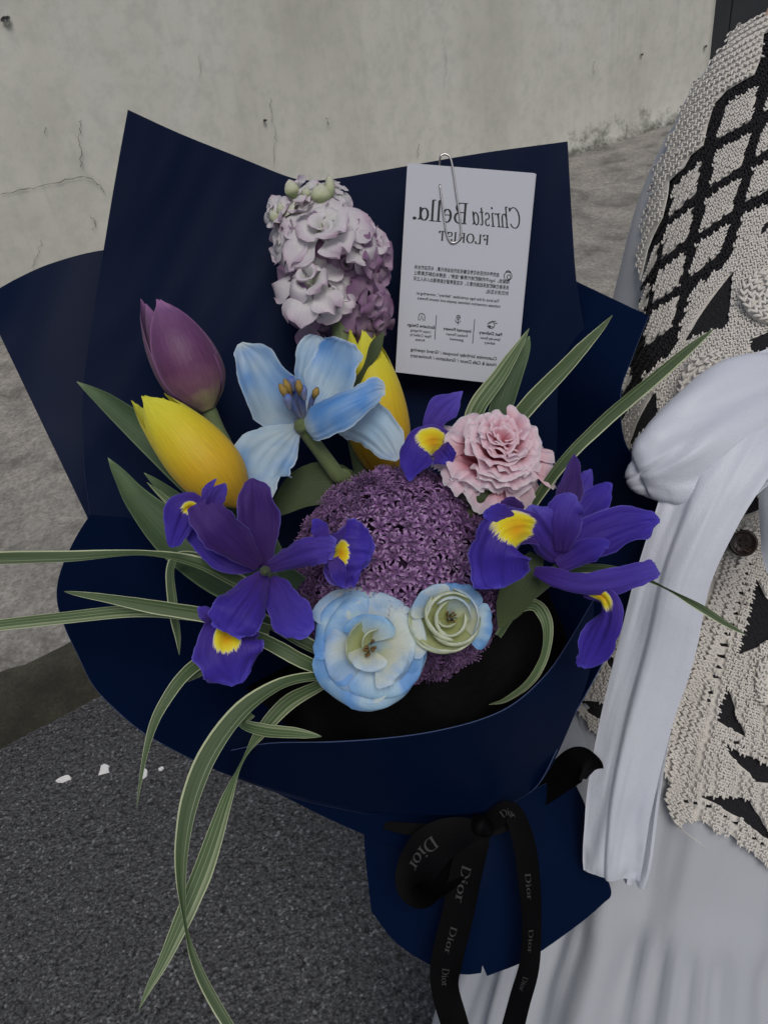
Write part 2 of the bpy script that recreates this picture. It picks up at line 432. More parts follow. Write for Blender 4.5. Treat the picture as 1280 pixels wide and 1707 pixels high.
        F = [(q, (q + 1) % n, n + (q + 1) % n, n + q) for q in range(n)] + [tuple(n + q for q in range(n))]
        tag(mk('paint_flake', V, F, CH, base=c, smooth=False), lb, 'paint flake', 'paint flakes on the road')
setting()

# ================================================================== BOUQUET WRAPPING
def wrap():
    m = M('navy_paper'); n1 = m.noise(5, 3, 0.5); n2 = m.noise(900, 2, 0.5)
    m.color(m.mix(n1, A(3, 19, 48, .8), A(5, 25, 58, .8))).set(Roughness=0.48); m.b.inputs['Specular IOR Level'].default_value = 0.07
    m.bump(m.math('ADD', n2, m.math('MULTIPLY', m.noise(25, 2, 0.4), 3.0)), 0.10, 0.0006)
    NAVY = m.m; RIM = simple('paper_edge_highlight', A(62, 76, 110, 1.2), 0.6)  # paler rim colour paints the highlight along the sheet edges
    root = thing('bouquet_wrapping', 'dark navy blue florist paper wrapped in pointed sheets around the flowers', 'wrapping paper', P(790, 1420, 0.53))
    def sheet(outline, ctrl, step=15, name='paper_sheet'):
        f = tps(ctrl); v, fc = cdt(outline, (), step); sd = len(OFF) * 3.7
        V = [P(x, y, f(x, y) + .0022 * noise.noise(Vector((x / 150, y / 260, sd))) + .0016 * abs(noise.noise(Vector((x / 70 + y / 190, y / 420, sd))))) for x, y in v]
        return mk(name, V, fc, NAVY, root, uvs=[(x / 1280, y / 1707) for x, y in v], solid=0.0007, rim=RIM)
    # tall back sheet
    sheet(crl([(213, 182), (190, 310), (172, 420), (150, 560), (138, 660), (140, 770), (150, 860)]) + crl([(200, 1000), (300, 1150), (470, 1270), (640, 1345), (760, 1365), (870, 1330), (940, 1200), (985, 1000), (1000, 800), (985, 620), (962, 480), (953, 360), (946, 235)])
          + crl([(946, 235), (800, 255), (650, 281), (560, 297), (515, 300), (478, 293), (400, 262), (300, 222), (213, 182)])[1:-1],
          [(213, 182, 0.560), (480, 293, 0.600), (946, 235, 0.575), (172, 420, 0.575), (138, 660, 0.580), (150, 860, 0.575), (500, 600, 0.625), (800, 600, 0.618), (955, 470, 0.585), (500, 900, 0.640), (800, 900, 0.630), (1000, 800, 0.585),
           (300, 1150, 0.575), (640, 1345, 0.579), (870, 1330, 0.574), (760, 1365, 0.569), (600, 1150, 0.600), (850, 1100, 0.590)])
    # wide left sheet behind it
    sheet(crl([(-28, 496), (30, 463), (90, 437), (175, 416), (290, 410)]) + [(330, 700), (320, 980), (190, 960), (146, 863), (70, 705), (-5, 548)],
          [(-28, 496, .605), (175, 416, 0.615), (290, 410, 0.640), (330, 700, 0.650), (320, 980, 0.630), (146, 863, 0.595), (-5, 548, .60), (70, 705, 0.600), (170, 650, 0.612)])
    # right side sheet
    sheet([(900, 440), (955, 466), (1081, 526)] + crl([(1081, 526), (1052, 600), (1034, 660), (1045, 745), (1100, 800), (1118, 860), (1095, 925), (1064, 988), (1028, 1060), (990, 1132), (955, 1195), (928, 1250), (895, 1310), (850, 1342)])[1:] + [(800, 1352), (820, 1100), (860, 700)],
          [(900, 440, 0.615), (955, 466, 0.605), (1081, 526, 0.560), (1034, 660, 0.545), (1100, 800, 0.555), (1118, 860, 0.548), (1064, 988, 0.525), (990, 1132, 0.505), (928, 1250, 0.512), (850, 1342, 0.539), (820, 1100, 0.600), (860, 700, 0.640), (800, 1352, 0.564), (940, 900, 0.580), (930, 1080, 0.555)])
    # left lower sheet: inside of the bowl, its rim nearest the viewer
    sheet(crl([(150, 858), (124, 900), (100, 955), (95, 1000), (108, 1045), (130, 1092), (155, 1142), (192, 1182), (242, 1223), (320, 1266), (400, 1300), (500, 1334), (612, 1358)], 5) + [(720, 1360), (760, 1250), (640, 1120), (420, 1000), (300, 870)],
          [(150, 858, 0.570), (95, 1000, 0.520), (155, 1142, 0.492), (242, 1223, 0.478), (400, 1300, 0.506), (612, 1358, 0.516), (720, 1360, 0.544), (760, 1250, 0.560), (640, 1120, 0.590), (420, 1000, 0.600), (300, 870, 0.610), (300, 1100, 0.530), (450, 1220, 0.520)])
    # front collar, its outside turned to the viewer
    rimc = crl([(385, 1252), (450, 1240), (550, 1238), (640, 1232), (720, 1221), (800, 1201), (860, 1172), (915, 1120), (955, 1060)], 5)
    sheet(rimc + crl([(990, 1000), (985, 1110), (950, 1210), (905, 1300), (850, 1340), (780, 1357), (690, 1358), (610, 1350), (520, 1333), (440, 1311), (385, 1290)], 5),
          [(385, 1252, 0.466), (550, 1238, 0.449), (720, 1221, 0.447), (860, 1172, 0.460), (955, 1060, 0.490), (990, 1000, 0.510), (985, 1110, 0.503), (905, 1300, 0.526), (850, 1340, 0.522), (690, 1358, 0.504), (520, 1333, 0.494), (385, 1290, 0.480), (690, 1290, 0.470)])
    # folded tuck under the collar
    sheet(crl([(392, 1296), (460, 1322), (540, 1362), (612, 1394)]) + [(680, 1420), (780, 1400), (860, 1360), (850, 1330), (690, 1345), (520, 1325)],
          [(392, 1296, 0.514), (612, 1394, 0.526), (780, 1400, 0.539), (860, 1360, 0.539), (690, 1345, 0.524), (520, 1325, 0.512)])
    # flared tail below the tie
    sheet(crl([(606, 1372), (609, 1430), (619, 1520)]) + crl([(619, 1520), (660, 1572), (722, 1612), (770, 1625), (802, 1623)])[1:] + [(804, 1610)] + crl([(812, 1628), (880, 1600), (960, 1545), (1004, 1508), (1019, 1488), (1003, 1440), (978, 1350), (950, 1290)]) + [(880, 1320), (780, 1345), (690, 1350)],
          [(606, 1372, 0.541), (619, 1520, 0.554), (722, 1612, 0.546), (803, 1622, 0.539), (880, 1600, 0.544), (1019, 1488, 0.579), (978, 1350, 0.579), (880, 1320, 0.549), (780, 1345, 0.534), (690, 1350, 0.532), (790, 1480, 0.528), (690, 1480, 0.539), (900, 1460, 0.546)])
    # back of the tail
    sheet([(640, 1380), (650, 1530), (740, 1600), (880, 1580), (985, 1480), (950, 1330), (780, 1340)],
          [(640, 1380, 0.579), (650, 1530, 0.594), (740, 1600, 0.604), (880, 1580, 0.614), (985, 1480, 0.599), (950, 1330, 0.584), (780, 1340, 0.584)])
    # added black cone round the stems, standing in for the bowl's deep shade
    m = M('shade_black'); m.color(A(7, 7, 9)).set(Roughness=.7); m.b.inputs['Specular IOR Level'].default_value = .1; m.bump(m.noise(40, 4, .6), .5, .004)
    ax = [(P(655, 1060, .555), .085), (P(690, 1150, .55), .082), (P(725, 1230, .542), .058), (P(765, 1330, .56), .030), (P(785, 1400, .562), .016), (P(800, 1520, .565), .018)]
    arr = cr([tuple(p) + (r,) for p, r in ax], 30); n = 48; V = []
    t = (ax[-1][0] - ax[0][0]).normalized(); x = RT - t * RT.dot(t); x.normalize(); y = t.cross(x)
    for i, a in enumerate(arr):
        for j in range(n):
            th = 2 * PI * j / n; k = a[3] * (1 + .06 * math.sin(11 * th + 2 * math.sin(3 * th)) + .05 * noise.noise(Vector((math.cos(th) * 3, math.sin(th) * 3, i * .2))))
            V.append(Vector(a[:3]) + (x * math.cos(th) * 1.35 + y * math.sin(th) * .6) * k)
    mk('stem_shade_cone', V, grid_faces(30, n, True) + [tuple(range(n))], m.m, root)
wrap()

# ================================================================== LETTERING
def arc(cx, cy, rx, ry, a0, a1, n=18):
    return [(cx + rx * math.cos(math.radians(a0 + (a1 - a0) * i / n)), cy + ry * math.sin(math.radians(a0 + (a1 - a0) * i / n))) for i in range(n + 1)]
XH = 0.64
def stem(x, y0, y1, s0=1, s1=1, w=0.16):
    o = [[(x, y0), (x, (y0 + y1) / 2), (x, y1)]]
    if s0: o.append([(x - w, y0), (x + w, y0)])
    if s1: o.append([(x - w, y1), (x + (w if s1 == 2 else 0), y1)])
    return o
GL = {
 'C': (0.98, [arc(.50, .5, .44, .5, 38, 322, 26), [(.86, .98), (.855, .80)]]),
 'h': (0.66, stem(.14, 0, 1.0) + [[(.14, .44)] + arc(.33, .42, .18, .22, 160, 0, 10) + [(.51, .2), (.51, 0)], [(.38, 0), (.64, 0)]]),
 'r': (0.46, stem(.12, 0, XH) + [[(.12, .40)] + arc(.30, .46, .17, .17, 165, 45, 8)]),
 'i': (0.30, stem(.13, 0, XH) + [arc(.13, .88, .03, .03, 0, 360, 8)]),
 's': (0.48, [[(.38, .52)] + arc(.22, .48, .16, .15, 40, 255, 10) + arc(.24, .16, .17, .16, 85, -150, 12)]),
 't': (0.40, [[(.16, .86), (.15, .5), (.15, .14)] + arc(.27, .13, .12, .12, 190, 320, 6), [(0, XH), (.36, XH)]]),
 'a': (0.60, [arc(.24, .30, .2, .30, 70, 430, 20)[:], [(.46, XH), (.45, .3), (.46, .06), (.58, .02)]]),
 'B': (0.78, stem(.14, 0, 1.0, 1, 1, .13) + [[(.14, 1.0), (.36, 1.0)] + arc(.38, .77, .22, .23, 90, -90, 12) + [(.14, .54)], [(.36, .54)] + arc(.40, .27, .27, .27, 90, -90, 12) + [(.14, 0)]]),
 'e': (0.56, [[(.08, .36), (.48, .36)] + arc(.28, .32, .20, .32, 8, 315, 22)]),
 'l': (0.30, stem(.14, 0, 1.04)),
 '.': (0.30, [arc(.12, .06, .05, .05, 0, 360, 10)]),
 'F': (0.72, stem(.16, 0, 1, 1, 1, .13) + [[(.16, 1), (.62, 1)], [(.62, 1), (.62, .80)], [(.16, .52), (.48, .52)], [(.48, .63), (.48, .41)]]),
 'L': (0.74, stem(.16, 0, 1, 1, 2, .13) + [[(.16, 0), (.64, 0)], [(.64, 0), (.66, .24)]]),
 'O': (0.92, [arc(.44, .5, .38, .5, 0, 360, 28)]),
 'R': (0.86, stem(.16, 0, 1, 1, 1, .13) + [[(.16, 1), (.40, 1)] + arc(.42, .76, .22, .24, 90, -90, 12) + [(.16, .52)], [(.40, .52), (.60, .15), (.78, 0)]]),
 'I': (0.40, stem(.18, 0, 1, 1, 2, .14)),
 'S': (0.66, [[(.52, .78)] + arc(.29, .75, .21, .24, 20, 250, 12) + arc(.30, .26, .24, .26, 75, -165, 14), [(.53, .98), (.52, .76)], [(.07, .02), (.08, .26)]]),
 'T': (0.80, stem(.40, 0, 1, 1, 0, .14) + [[(.06, 1), (.74, 1)], [(.06, 1), (.05, .78)], [(.74, 1), (.75, .78)]]),
 'D': (0.92, stem(.16, 0, 1, 1, 1, .13) + [[(.16, 1), (.38, 1)] + arc(.40, .5, .40, .5, 90, -90, 20) + [(.16, 0)]]),
 'o': (0.62, [arc(.30, .32, .24, .32, 0, 360, 22)]),
}
def pen_text(txt, thick=0.13, thin=0.035, shear=0.0, gap=0.04):
    """strokes drawn with a broad pen; returns (verts2d+layer, faces, width)"""
    V = []; F = []; x0 = 0.0; lay = 0
    for ch in txt:
        if ch == ' ': x0 += 0.4; continue
        adv, strokes = GL[ch]
        for st in strokes:
            lay += 1; n = len(st); b = len(V)
            for i in range(n):
                a = st[max(i - 1, 0)]; c = st[min(i + 1, n - 1)]; dx, dy = c[0] - a[0], c[1] - a[1]; l = math.hypot(dx, dy) or 1
                w = (thin + (thick - thin) * (abs(dy) / l) ** 1.5) / 2
                for sg in (1, -1):
                    X = st[i][0] - dy / l * w * sg; Y = st[i][1] + dx / l * w * sg
                    V.append((x0 + X + shear * Y, Y, lay % 7))
            F += [(b + 2 * i, b + 2 * i + 1, b + 2 * i + 3, b + 2 * i + 2) for i in range(n - 1)]
        x0 += adv + gap
    return V, F, x0 - gap
def font_text(txt, bold=0.0):
    cu = bpy.data.curves.new('txt', 'FONT'); cu.body = txt; cu.size = 1.0; cu.offset = bold; cu.resolution_u = 2
    o = bpy.data.objects.new('txt', cu); COL.objects.link(o); bpy.context.view_layer.update()
    me = bpy.data.meshes.new_from_object(o.evaluated_get(bpy.context.evaluated_depsgraph_get()))
    V = [(v.co.x, v.co.y, 0) for v in me.vertices]; F = [tuple(p.vertices) for p in me.polygons]
    bpy.data.objects.remove(o); bpy.data.curves.remove(cu); bpy.data.meshes.remove(me)
    w = max((v[0] for v in V), default=1.0); return V, F, w

# ================================================================== CARD, CLIP
def card():
    m = M('card_stock'); m.color(A(190, 193, 203, .95)).set(Roughness=0.55); m.bump(m.noise(600, 2, 0.5), 0.08, 0.0003); CARD = m.m
    INK = simple('black_ink', A(20, 21, 26, 1.0), 0.6)
    TL, TR, BR, BL = P(679, 271, .560), P(891, 288, .560), P(857, 643, .598), P(659, 620, .598)
    nrm = (TR - TL).cross(BL - TL).normalized()
    if nrm.dot(EYE - TL) < 0: nrm = -nrm
    def cp(x, y, lift=0.0):               # x from the right edge of the picture (the print is mirror-wise), y down
        u = 1 - x; q = TL.lerp(TR, u).lerp(BL.lerp(BR, u), y)
        return q + nrm * (lift - 0.004 * math.sin(PI * x) * 0)
    root = thing('florist_card', 'white folded florist card with mirror-wise lettering clipped to the blue paper', 'card', BL.lerp(BR, .5))
    def leaf(sx, lift, name):
        V = []
        for z in (lift, lift - 0.0005):
            for j in range(9):
                for i in range(7): V.append(cp(i / 6, j / 8, z) - (TR - TL).normalized() * 0 + (TR - TL).normalized() * sx)
        F = [tuple(f) for f in grid_faces(9, 7)] + [tuple(63 + k for k in f[::-1]) for f in grid_faces(9, 7)]
        ring = [i for i in range(7)] + [7 * j + 6 for j in range(1, 9)] + [56 + i for i in range(5, -1, -1)] + [7 * j for j in range(7, 0, -1)]
        F += [(ring[k], ring[(k + 1) % len(ring)], 63 + ring[(k + 1) % len(ring)], 63 + ring[k]) for k in range(len(ring))]
        return mk(name, V, F, CARD, root, smooth=False)
    front = leaf(0, 0, 'front_leaf'); leaf(0.0016, -0.0022, 'back_leaf')
    W, H = (TR - TL).length, (BL - TL).length; asp = W / H
    def put(tx, x0, x1, yb, h, name='lettering', lift=0.0003):
        V, F, w = tx; sx = (x1 - x0) / w
        mk(name, [cp(x0 + v[0] * sx, yb - v[1] * h, lift + v[2] * 0.00002) for v in V], F, INK, front, smooth=False)
    put(pen_text('Christa', .115, .035, .28), .068, .455, .252, .092, 'title_script')
    put(pen_text('Bella.', .12, .035, 0), .50, .945, .252, .092, 'title_roman')
    put(pen_text('FLORIST', .17, .05, 0, .10), .315, .715, .338, .042, 'subtitle')
    zh = ['自然界中的百合花象征着纯洁的自由和元素，与花店的主体', '相契合。logo中的蝴蝶结代表着“连接”，连接本店鲜花真情让', '关系像它蝴蝶结系起般的意义，在这里希望也能够遇出人与人之间', '的交流与互动。']
    for i, t in enumerate(zh):
        x0 = .205 if i == 0 else .118
        put(font_text(t, 0.006), x0, (.895 if i < 3 else .305), .482 + i * .0275, .0215)
    put(font_text('The knot of the logo symbolizes “delivery”, converting an', .01), .185, .865, .604, .0195)
    put(font_text('intimate connection between people and natural flowers', .01), .175, .855, .628, .0195)
    for cx, hd, ls in ((.235, 'Fast Delivery', ['Same-day flower', 'delivery']), (.51, 'Imported Flowers', ['Freshest Flowers', 'guaranteed']), (.81, 'Exclusive Design', ['Unique Wrapping', 'Paper Crafted by', 'Artists'])):
        w = .0118 * len(hd); put(font_text(hd, .02), cx - w / 2 - .02, cx + w / 2 + .02, .763, .0215)
        for k, t in enumerate(ls):
            w = .0112 * len(t); put(font_text(t, .008), cx - w / 2, cx + w / 2, .787 + k * .022, .0185)
    put(font_text('Customize birthday bouquet / Grand opening', .015), .165, .885, .884, .0235)
    put(font_text('Hotel & Cafe Decor / Graduation / Anniversary', .015), .165, .885, .914, .0235)
    def line(pts, w, name='printed_line', lay=0):
        V = []; n = len(pts)
        for i in range(n):
            a = pts[max(i - 1, 0)]; c = pts[min(i + 1, n - 1)]; dx, dy = (c[0] - a[0]) * asp, c[1] - a[1]; l = math.hypot(dx, dy) or 1
            for sg in (1, -1): V.append(cp(pts[i][0] - dy / l * w * sg / asp, pts[i][1] + dx / l * w * sg, 0.0003 + lay * 0.00002))
        return V, grid_faces(n, 2)
    def icon(strokes, name, w=.0016):
        V = []; F = []
        for k, s in enumerate(strokes):
            v, f = line(s, w, lay=k); b = len(V); V += v; F += [tuple(b + q for q in x) for x in f]
        mk(name, V, F, INK, front, smooth=False)
    icon([[(.375, .695), (.376, .815)]], 'divider'); icon([[(.69, .695), (.69, .815)]], 'divider')
    sc = lambda pts, cx, cy, s: [(cx + x * s, cy + y * s * asp) for x, y in pts]
    icon([sc(arc(0, 0, .75, .75, 20, 340, 16), .235, .715, .035), sc([(-1.2, -.9), (-.2, -.9), (.3, -.3), (1, -.2), (1, .6), (-.6, .6)], .235, .712, .03), sc(arc(.5, .6, .3, .3, 0, 360, 10), .235, .712, .03), sc([(-1.6, -.4), (-.9, -.4)], .235, .712, .03)], 'delivery_icon')
    icon([sc(arc(0, -.5, .45, .45, 0, 360, 12), .51, .705, .035), sc([(0, 0), (0, 1.2)], .51, .705, .035), sc([(-.6, .2), (-.3, .7), (0, .8), (.4, .6), (.7, .1)], .51, .705, .035), sc(arc(0, -.5, .14, .14, 0, 360, 8), .51, .705, .035)], 'flower_icon')
    icon([sc([(-.8, .9), (-.8, -.1)] + arc(0, -.1, .8, .8, 180, 360, 12) + [(.8, .9)], .81, .712, .032), sc([(-.4, .9), (0, -.5), (.4, .9)], .81, .712, .032)], 'bouquet_icon')
    icon([sc(arc(0, 0, .9, .9, 60, 400, 16), .135, .475, .035), sc(arc(-.2, .2, .4, .5, 0, 360, 12), .135, .475, .035), sc([(.6, -.9), (.1, -1.2), (-.6, -.9)], .135, .475, .035)], 'knot_icon')
    # paper clip over the top edge
    ST = simple('steel_wire', A(150, 148, 146, 1.8), 0.28, metal=0.9)
    def q(px, py):                        # point on the card plane
        r = ray(px, py); return EYE + r * ((TL - EYE).dot(nrm) / r.dot(nrm))
    pts = [(q(733, 307) + nrm * .0009, .0008)]
    for x, y in ((737, 340), (741, 370), (745, 392), (752, 404), (762, 402), (768, 390), (766, 360), (760, 320), (756, 290), (752, 268), (747, 259), (739, 257), (733, 264)):
        pts.append((q(x, y) + nrm * .0011, .0008))
    for x, y in ((734, 290), (738, 320)): pts.append((q(x, y) - nrm * .0042, .0008))
    tag(tube(pts, 'paper_clip', ST, None, ns=8, world=True, base=q(747, 259)), 'silver wire paper clip gripping the top edge of the white card', 'paper clip')
card()

# ================================================================== BLACK RIBBON
def ribbon():
    m = M('black_satin'); w = m.n('TexWave'); w.inputs['Scale'].default_value = 90; w.inputs['Distortion'].default_value = 0.0; m.l(m.uvvec(), w.inputs['Vector'])
    m.color(A(6, 6, 8, .8)).set(Roughness=0.65); m.b.inputs['Specular IOR Level'].default_value = 0.08; m.bump(w.outputs[1], 0.08, 0.0003); SAT = m.m
    PR = simple('silver_print', A(54, 53, 51, 1.0), 0.6)
    root = thing('printed_ribbon', 'black satin ribbon bow with silver lettering tied round the wrapping', 'ribbon', P(790, 1385, .47))
    def dior(sf, part, u0, u1, v0, v1, flip=False):
        V, F, w = pen_text('Dior', .15, .05, 0, .06); out = []
        for x, y, lay in V:
            u = u0 + (u1 - u0) * x / w; v = v0 + (v1 - v0) * y
            p, n = sf.at(u, v); out.append(p + n * (0.0005 + lay * 0.00002))
        mk('lettering', out, F, PR, part, smooth=False)
    mid = strip([(800, 1376, 0.515, 22, 0, .2), (790, 1405, 0.510, 30, 4, .25), (776, 1460, 0.510, 32, 6, .2), (762, 1530, 0.512, 31, 0, .1), (745, 1600, 0.515, 31, -6, .1), (742, 1650, 0.518, 28, -10, -.1), (760, 1715, 0.520, 27, 5, .1), (772, 1770, 0.523, 26, 5, 0)], 40, 9, ease=False, wk=.84)
    a = mid.build('tail', SAT, root, solid=0.0003); dior(mid, a, .25, .38, .34, .62); dior(mid, a, .46, .55, .38, .58); dior(mid, a, .61, .70, .40, .62)
    rt = strip([(812, 1376, 0.515, 18, 0, .1), (850, 1352, 0.508, 20, 15, .1), (872, 1400, 0.506, 22, 5, .1), (882, 1470, 0.508, 22, -8, .1), (886, 1540, 0.512, 20, -20, .1), (882, 1610, 0.515, 20, -10, .1), (866, 1670, 0.518, 21, 10, 0), (848, 1740, 0.520, 22, 0, 0)], 40, 9, ease=False, wk=.84)
    a = rt.build('tail', SAT, root, solid=0.0003); dior(rt, a, .08, .19, .3, .62); dior(rt, a, .40, .49, .34, .58); dior(rt, a, .59, .67, .34, .56); dior(rt, a, .76, .82, .34, .56)
    lp = strip([(800, 1382, .510, 14, 0, .2), (755, 1392, .502, 28, 10, .2), (718, 1415, .497, 36, 15, .1), (694, 1450, .498, 34, 10, 0), (688, 1482, .504, 26, -30, 0), (712, 1490, .512, 28, -50, .1), (752, 1450, .518, 30, -30, .2), (796, 1390, .517, 14, 0, .2)], 44, 9, ease=False)
    a = lp.build('loop', SAT, root, solid=0.0003); dior(lp, a, .24, .44, .30, .58)
    l2 = strip([(850, 1356, .566, 14, 0, .1), (900, 1324, .563, 20, -10, .1), (940, 1290, .551, 26, -10, .1), (964, 1274, .542, 28, -5, .3), (980, 1278, .538, 26, 10, .6), (988, 1286, .541, 18, 10, .8), (991, 1291, .546, 6)], 40, 11, ease=False)
    l2.build('loop', SAT, root, solid=0.0003)
    kn = strip([(784, 1366, 0.512, 14, 0, -.9), (802, 1378, 0.504, 17, 0, -.9), (822, 1388, 0.512, 14, 0, -.9)], 12, 9); kn.build('knot', SAT, root, solid=0.0006)
    bd = strip([(640, 1376, .524, 8, 0, 0), (700, 1384, .518, 12, 0, 0), (800, 1386, .513, 13, 0, 0), (862, 1370, .518, 10, 0, 0)], 24, 5, ease=False, wk=.84); bd.build('band', SAT, root, solid=0.0004)
ribbon()

# ================================================================== FLOWERS
class Frame:
    def __init__(s, O, Z, up=None):
        s.O = O; s.Z = Z.normalized(); v = (up if up is not None else (EYE - O)); v = v - s.Z * v.dot(s.Z)
        s.Y = v.normalized(); s.X = s.Y.cross(s.Z)
    def at(s, r, th, z): return s.O + (s.X * math.cos(th) + s.Y * math.sin(th)) * r + s.Z * z
def smooth_fn(tab):
    xs = [a for a, b in tab]; ys = [b for a, b in tab]
    def f(t):
        i = max(0, min(len(xs) - 2, next((k for k in range(len(xs) - 1) if t <= xs[k + 1]), len(xs) - 2)))
        k = (t - xs[i]) / (xs[i + 1] - xs[i]); k = min(max(k, 0), 1)
        p0 = ys[max(i - 1, 0)]; p1 = ys[i]; p2 = ys[i + 1]; p3 = ys[min(i + 2, len(ys) - 1)]
        return 0.5 * (2 * p1 + (p2 - p0) * k + (2 * p0 - 5 * p1 + 4 * p2 - p3) * k * k + (3 * p1 - p0 - 3 * p2 + p3) * k ** 3)
    return f
def cup(fr, th, dth, R, Z, nt=14, ns=11, ruf=0.0, rk=3.0, serr=0.0, seed=0, lean=0.0, twist=0.0):
    """petal wrapped round a flower axis; dth(t) half angle, R(t), Z(t) in metres"""
    rr = random.Random(seed); ph = rr.uniform(0, 6.3); of = rr.uniform(0, 99)
    g = np.zeros((nt, ns, 3)); uv = np.zeros((nt, ns, 2)); Rm = max(R(k / 10) for k in range(11))
    for i in range(nt):
        t = i / (nt - 1); t2 = t ** 0.85
        for j in range(ns):
            s = 2 * j / (ns - 1) - 1
            tt = t2 * (1 - serr * t ** 6 * (rr.random() if serr else 0))
            a = th + s * dth(tt) + twist * t * t
            w = ruf * Rm * t ** 1.6
            z = Z(tt) + .05 * Rm * t * noise.noise(Vector((s * 4.5 + of, t * 1.6, 3))) + w * math.sin(rk * s * PI + ph) + 0.5 * w * noise.noise(Vector((s * 2.3 + of, t * 2, 0)))
            r = R(tt) + 0.6 * w * noise.noise(Vector((s * 1.7 - of, t * 2, 5))) + lean * s * Rm * t
            g[i, j] = fr.at(max(r, 1e-4), a, z); uv[i, j] = (t, j / (ns - 1))
    return Surf(g, uv)

STEM = petal_mat('stem_green', [(0, A(84, 98, 62, 1.4)), (1, A(100, 112, 74, 1.4))], streak=0.2, trans=0.05, rough=0.55)
LEAF = petal_mat('tulip_leaf', [(0, A(48, 68, 46, 1.3)), (0.6, A(66, 88, 58, 1.4)), (1, A(88, 108, 76, 1.5))], streak=0.35, trans=0.15, rough=0.5, edge=A(120, 140, 105, 1.3), mscale=45)
OLIVE = petal_mat('olive_leaf', [(0, A(52, 66, 38, 1.3)), (1, A(70, 82, 50, 1.3))], streak=0.25, trans=0.15, rough=0.55)
def blade_mat(k=[(0.0, 1), (0.05, .85), (0.08, .03), (0.30, .06), (0.32, .4), (0.34, .04), (0.62, .06), (0.91, .06), (0.95, .85), (1.0, 1)], tint=1.0):
    m = M('variegated_blade'); kk = k; sp = m.uv(); u, v = sp.outputs[0], sp.outputs[1]
    wob = m.math('MULTIPLY', m.math('SUBTRACT', m.noise(3, 2, 0.5, vec=m.uvvec(), sx=(1.2, 0.2, 1)), 0.5), 0.06)
    vv = m.math('ADD', v, wob)
    k = m.ramp(vv, [(p, (q,) * 3) for p, q in kk])
    fine = m.noise(60, 2, 0.6, vec=m.uvvec(), sx=(0.03, 1, 1)); g = m.mix(fine, A(34, 54, 32, 1.15 * tint), A(74, 100, 58, 1.2 * tint))
    c = m.mix(k, g, A(178, 186, 150, 1.35)); m.color(c).set(Roughness=0.45); m.b.inputs['Specular IOR Level'].default_value = 0.35
    m.bump(fine, 0.3, 0.0006); m.translucent(0.2); return m.m
BLADES = [blade_mat(), blade_mat([(0.0, 1), (0.10, .9), (0.13, .05), (0.5, .03), (0.72, .05), (0.74, .5), (0.77, .05), (0.96, .05), (0.98, .7), (1.0, .8)], .9), blade_mat([(0.0, .9), (0.03, .7), (0.06, .05), (0.2, .04), (0.22, .55), (0.25, .05), (0.45, .05), (0.47, .45), (0.5, .04), (0.68, .05), (0.70, .5), (0.9, .1), (0.96, .8), (1.0, .9)], 1.25)]

def petal_list(root, mat, items, nu=24, nv=11, name='petal', **kw):
    for k, it in enumerate(items):
        kk = dict(kw); st = it
        if isinstance(it, dict): kk.update({a: b for a, b in it.items() if a not in ('st', 'mat', 'name')}); st = it['st']
        strip(st, kk.pop('nu', nu), nv, seed=k * 7 + 3, **kk).build(it.get('name', name) if isinstance(it, dict) else name, it.get('mat', mat) if isinstance(it, dict) else mat, root)

# ---- closed tulips
TUL_R = [(0, .22), (.10, .62), (.25, .92), (.42, 1.0), (.62, .93), (.82, .72), (1.0, .46)]
def tulip(name, label, base, tip, rpx, mat, petals, stem_pts, group=None, cat='tulip'):
    B, T = P(*base), P(*tip); L = (T - B).length; R0 = rpx * base[2] / FPX; fr = Frame(B, T - B)
    root = thing(name, label, cat, P(*stem_pts[-1][:3]), group); rf = smooth_fn(TUL_R)
    for k, (th, ls, rs, half, tipw) in enumerate(petals):
        df = smooth_fn([(0, half * .75), (.3, half), (.6, half * .98), (.8, half * .80), (.92, half * .5), (1, tipw)])
        cup(fr, math.radians(th), lambda t: math.radians(df(t)), lambda t: R0 * rs * rf(t), lambda t: L * ls * t, 26, 25, ruf=0.022, rk=1.2, seed=k + len(name)).build('petal', mat, root)
    tube(stem_pts, 'stem', STEM, root, ns=10)
    return root, fr
PURP = petal_mat('purple_tulip', [(0, A(160, 150, 110, 1.5)), (.10, A(124, 88, 104, 1.4)), (.3, A(98, 54, 90, 1.4)), (.7, A(98, 58, 100, 1.45)), (1, A(122, 86, 128, 1.5))], streak=.28, trans=.2, rough=.4, edge=A(150, 100, 150, 1.4))
YEL = petal_mat('yellow_tulip', [(0, A(176, 140, 40, 1.5)), (.3, A(212, 164, 34, 1.6)), (.7, A(230, 184, 40, 1.65)), (1, A(236, 196, 60, 1.65))], streak=.16, trans=.3, rough=.45)
tulip('purple_tulip', 'closed purple tulip standing above the yellow tulip', (347, 684, .540), (264, 506, .528), 56, PURP,
      [(95, 1.0, 1.0, 62, 9), (205, .92, 1.0, 60, 14), (-28, 1.10, .97, 62, 5), (150, .9, .86, 55, 8), (35, 1.02, .88, 55, 8), (270, .98, .9, 60, 8)],
      [(345, 676, 0.542, 13), (362, 715, 0.545, 12), (384, 760, 0.548, 12), (430, 880, 0.560, 12), (560, 1130, 0.570, 11), (740, 1360, 0.572, 10), (800, 1500, 0.562, 10)])
r, fr = tulip('yellow_tulip', 'closed yellow tulip with long green leaves under the purple tulip', (404, 840, .488), (246, 662, .478), 56, YEL,
      [(80, 1.0, 1.02, 70, 7), (190, .95, .97, 60, 10), (-25, 1.06, .98, 66, 4), (140, .92, .84, 55, 6), (25, 1.0, .86, 55, 6), (270, .95, .9, 60, 8)],
      [(398, 832, 0.490, 12), (440, 890, 0.500, 12), (540, 1060, 0.540, 12), (740, 1360, 0.569, 10), (800, 1500, 0.562, 10)])
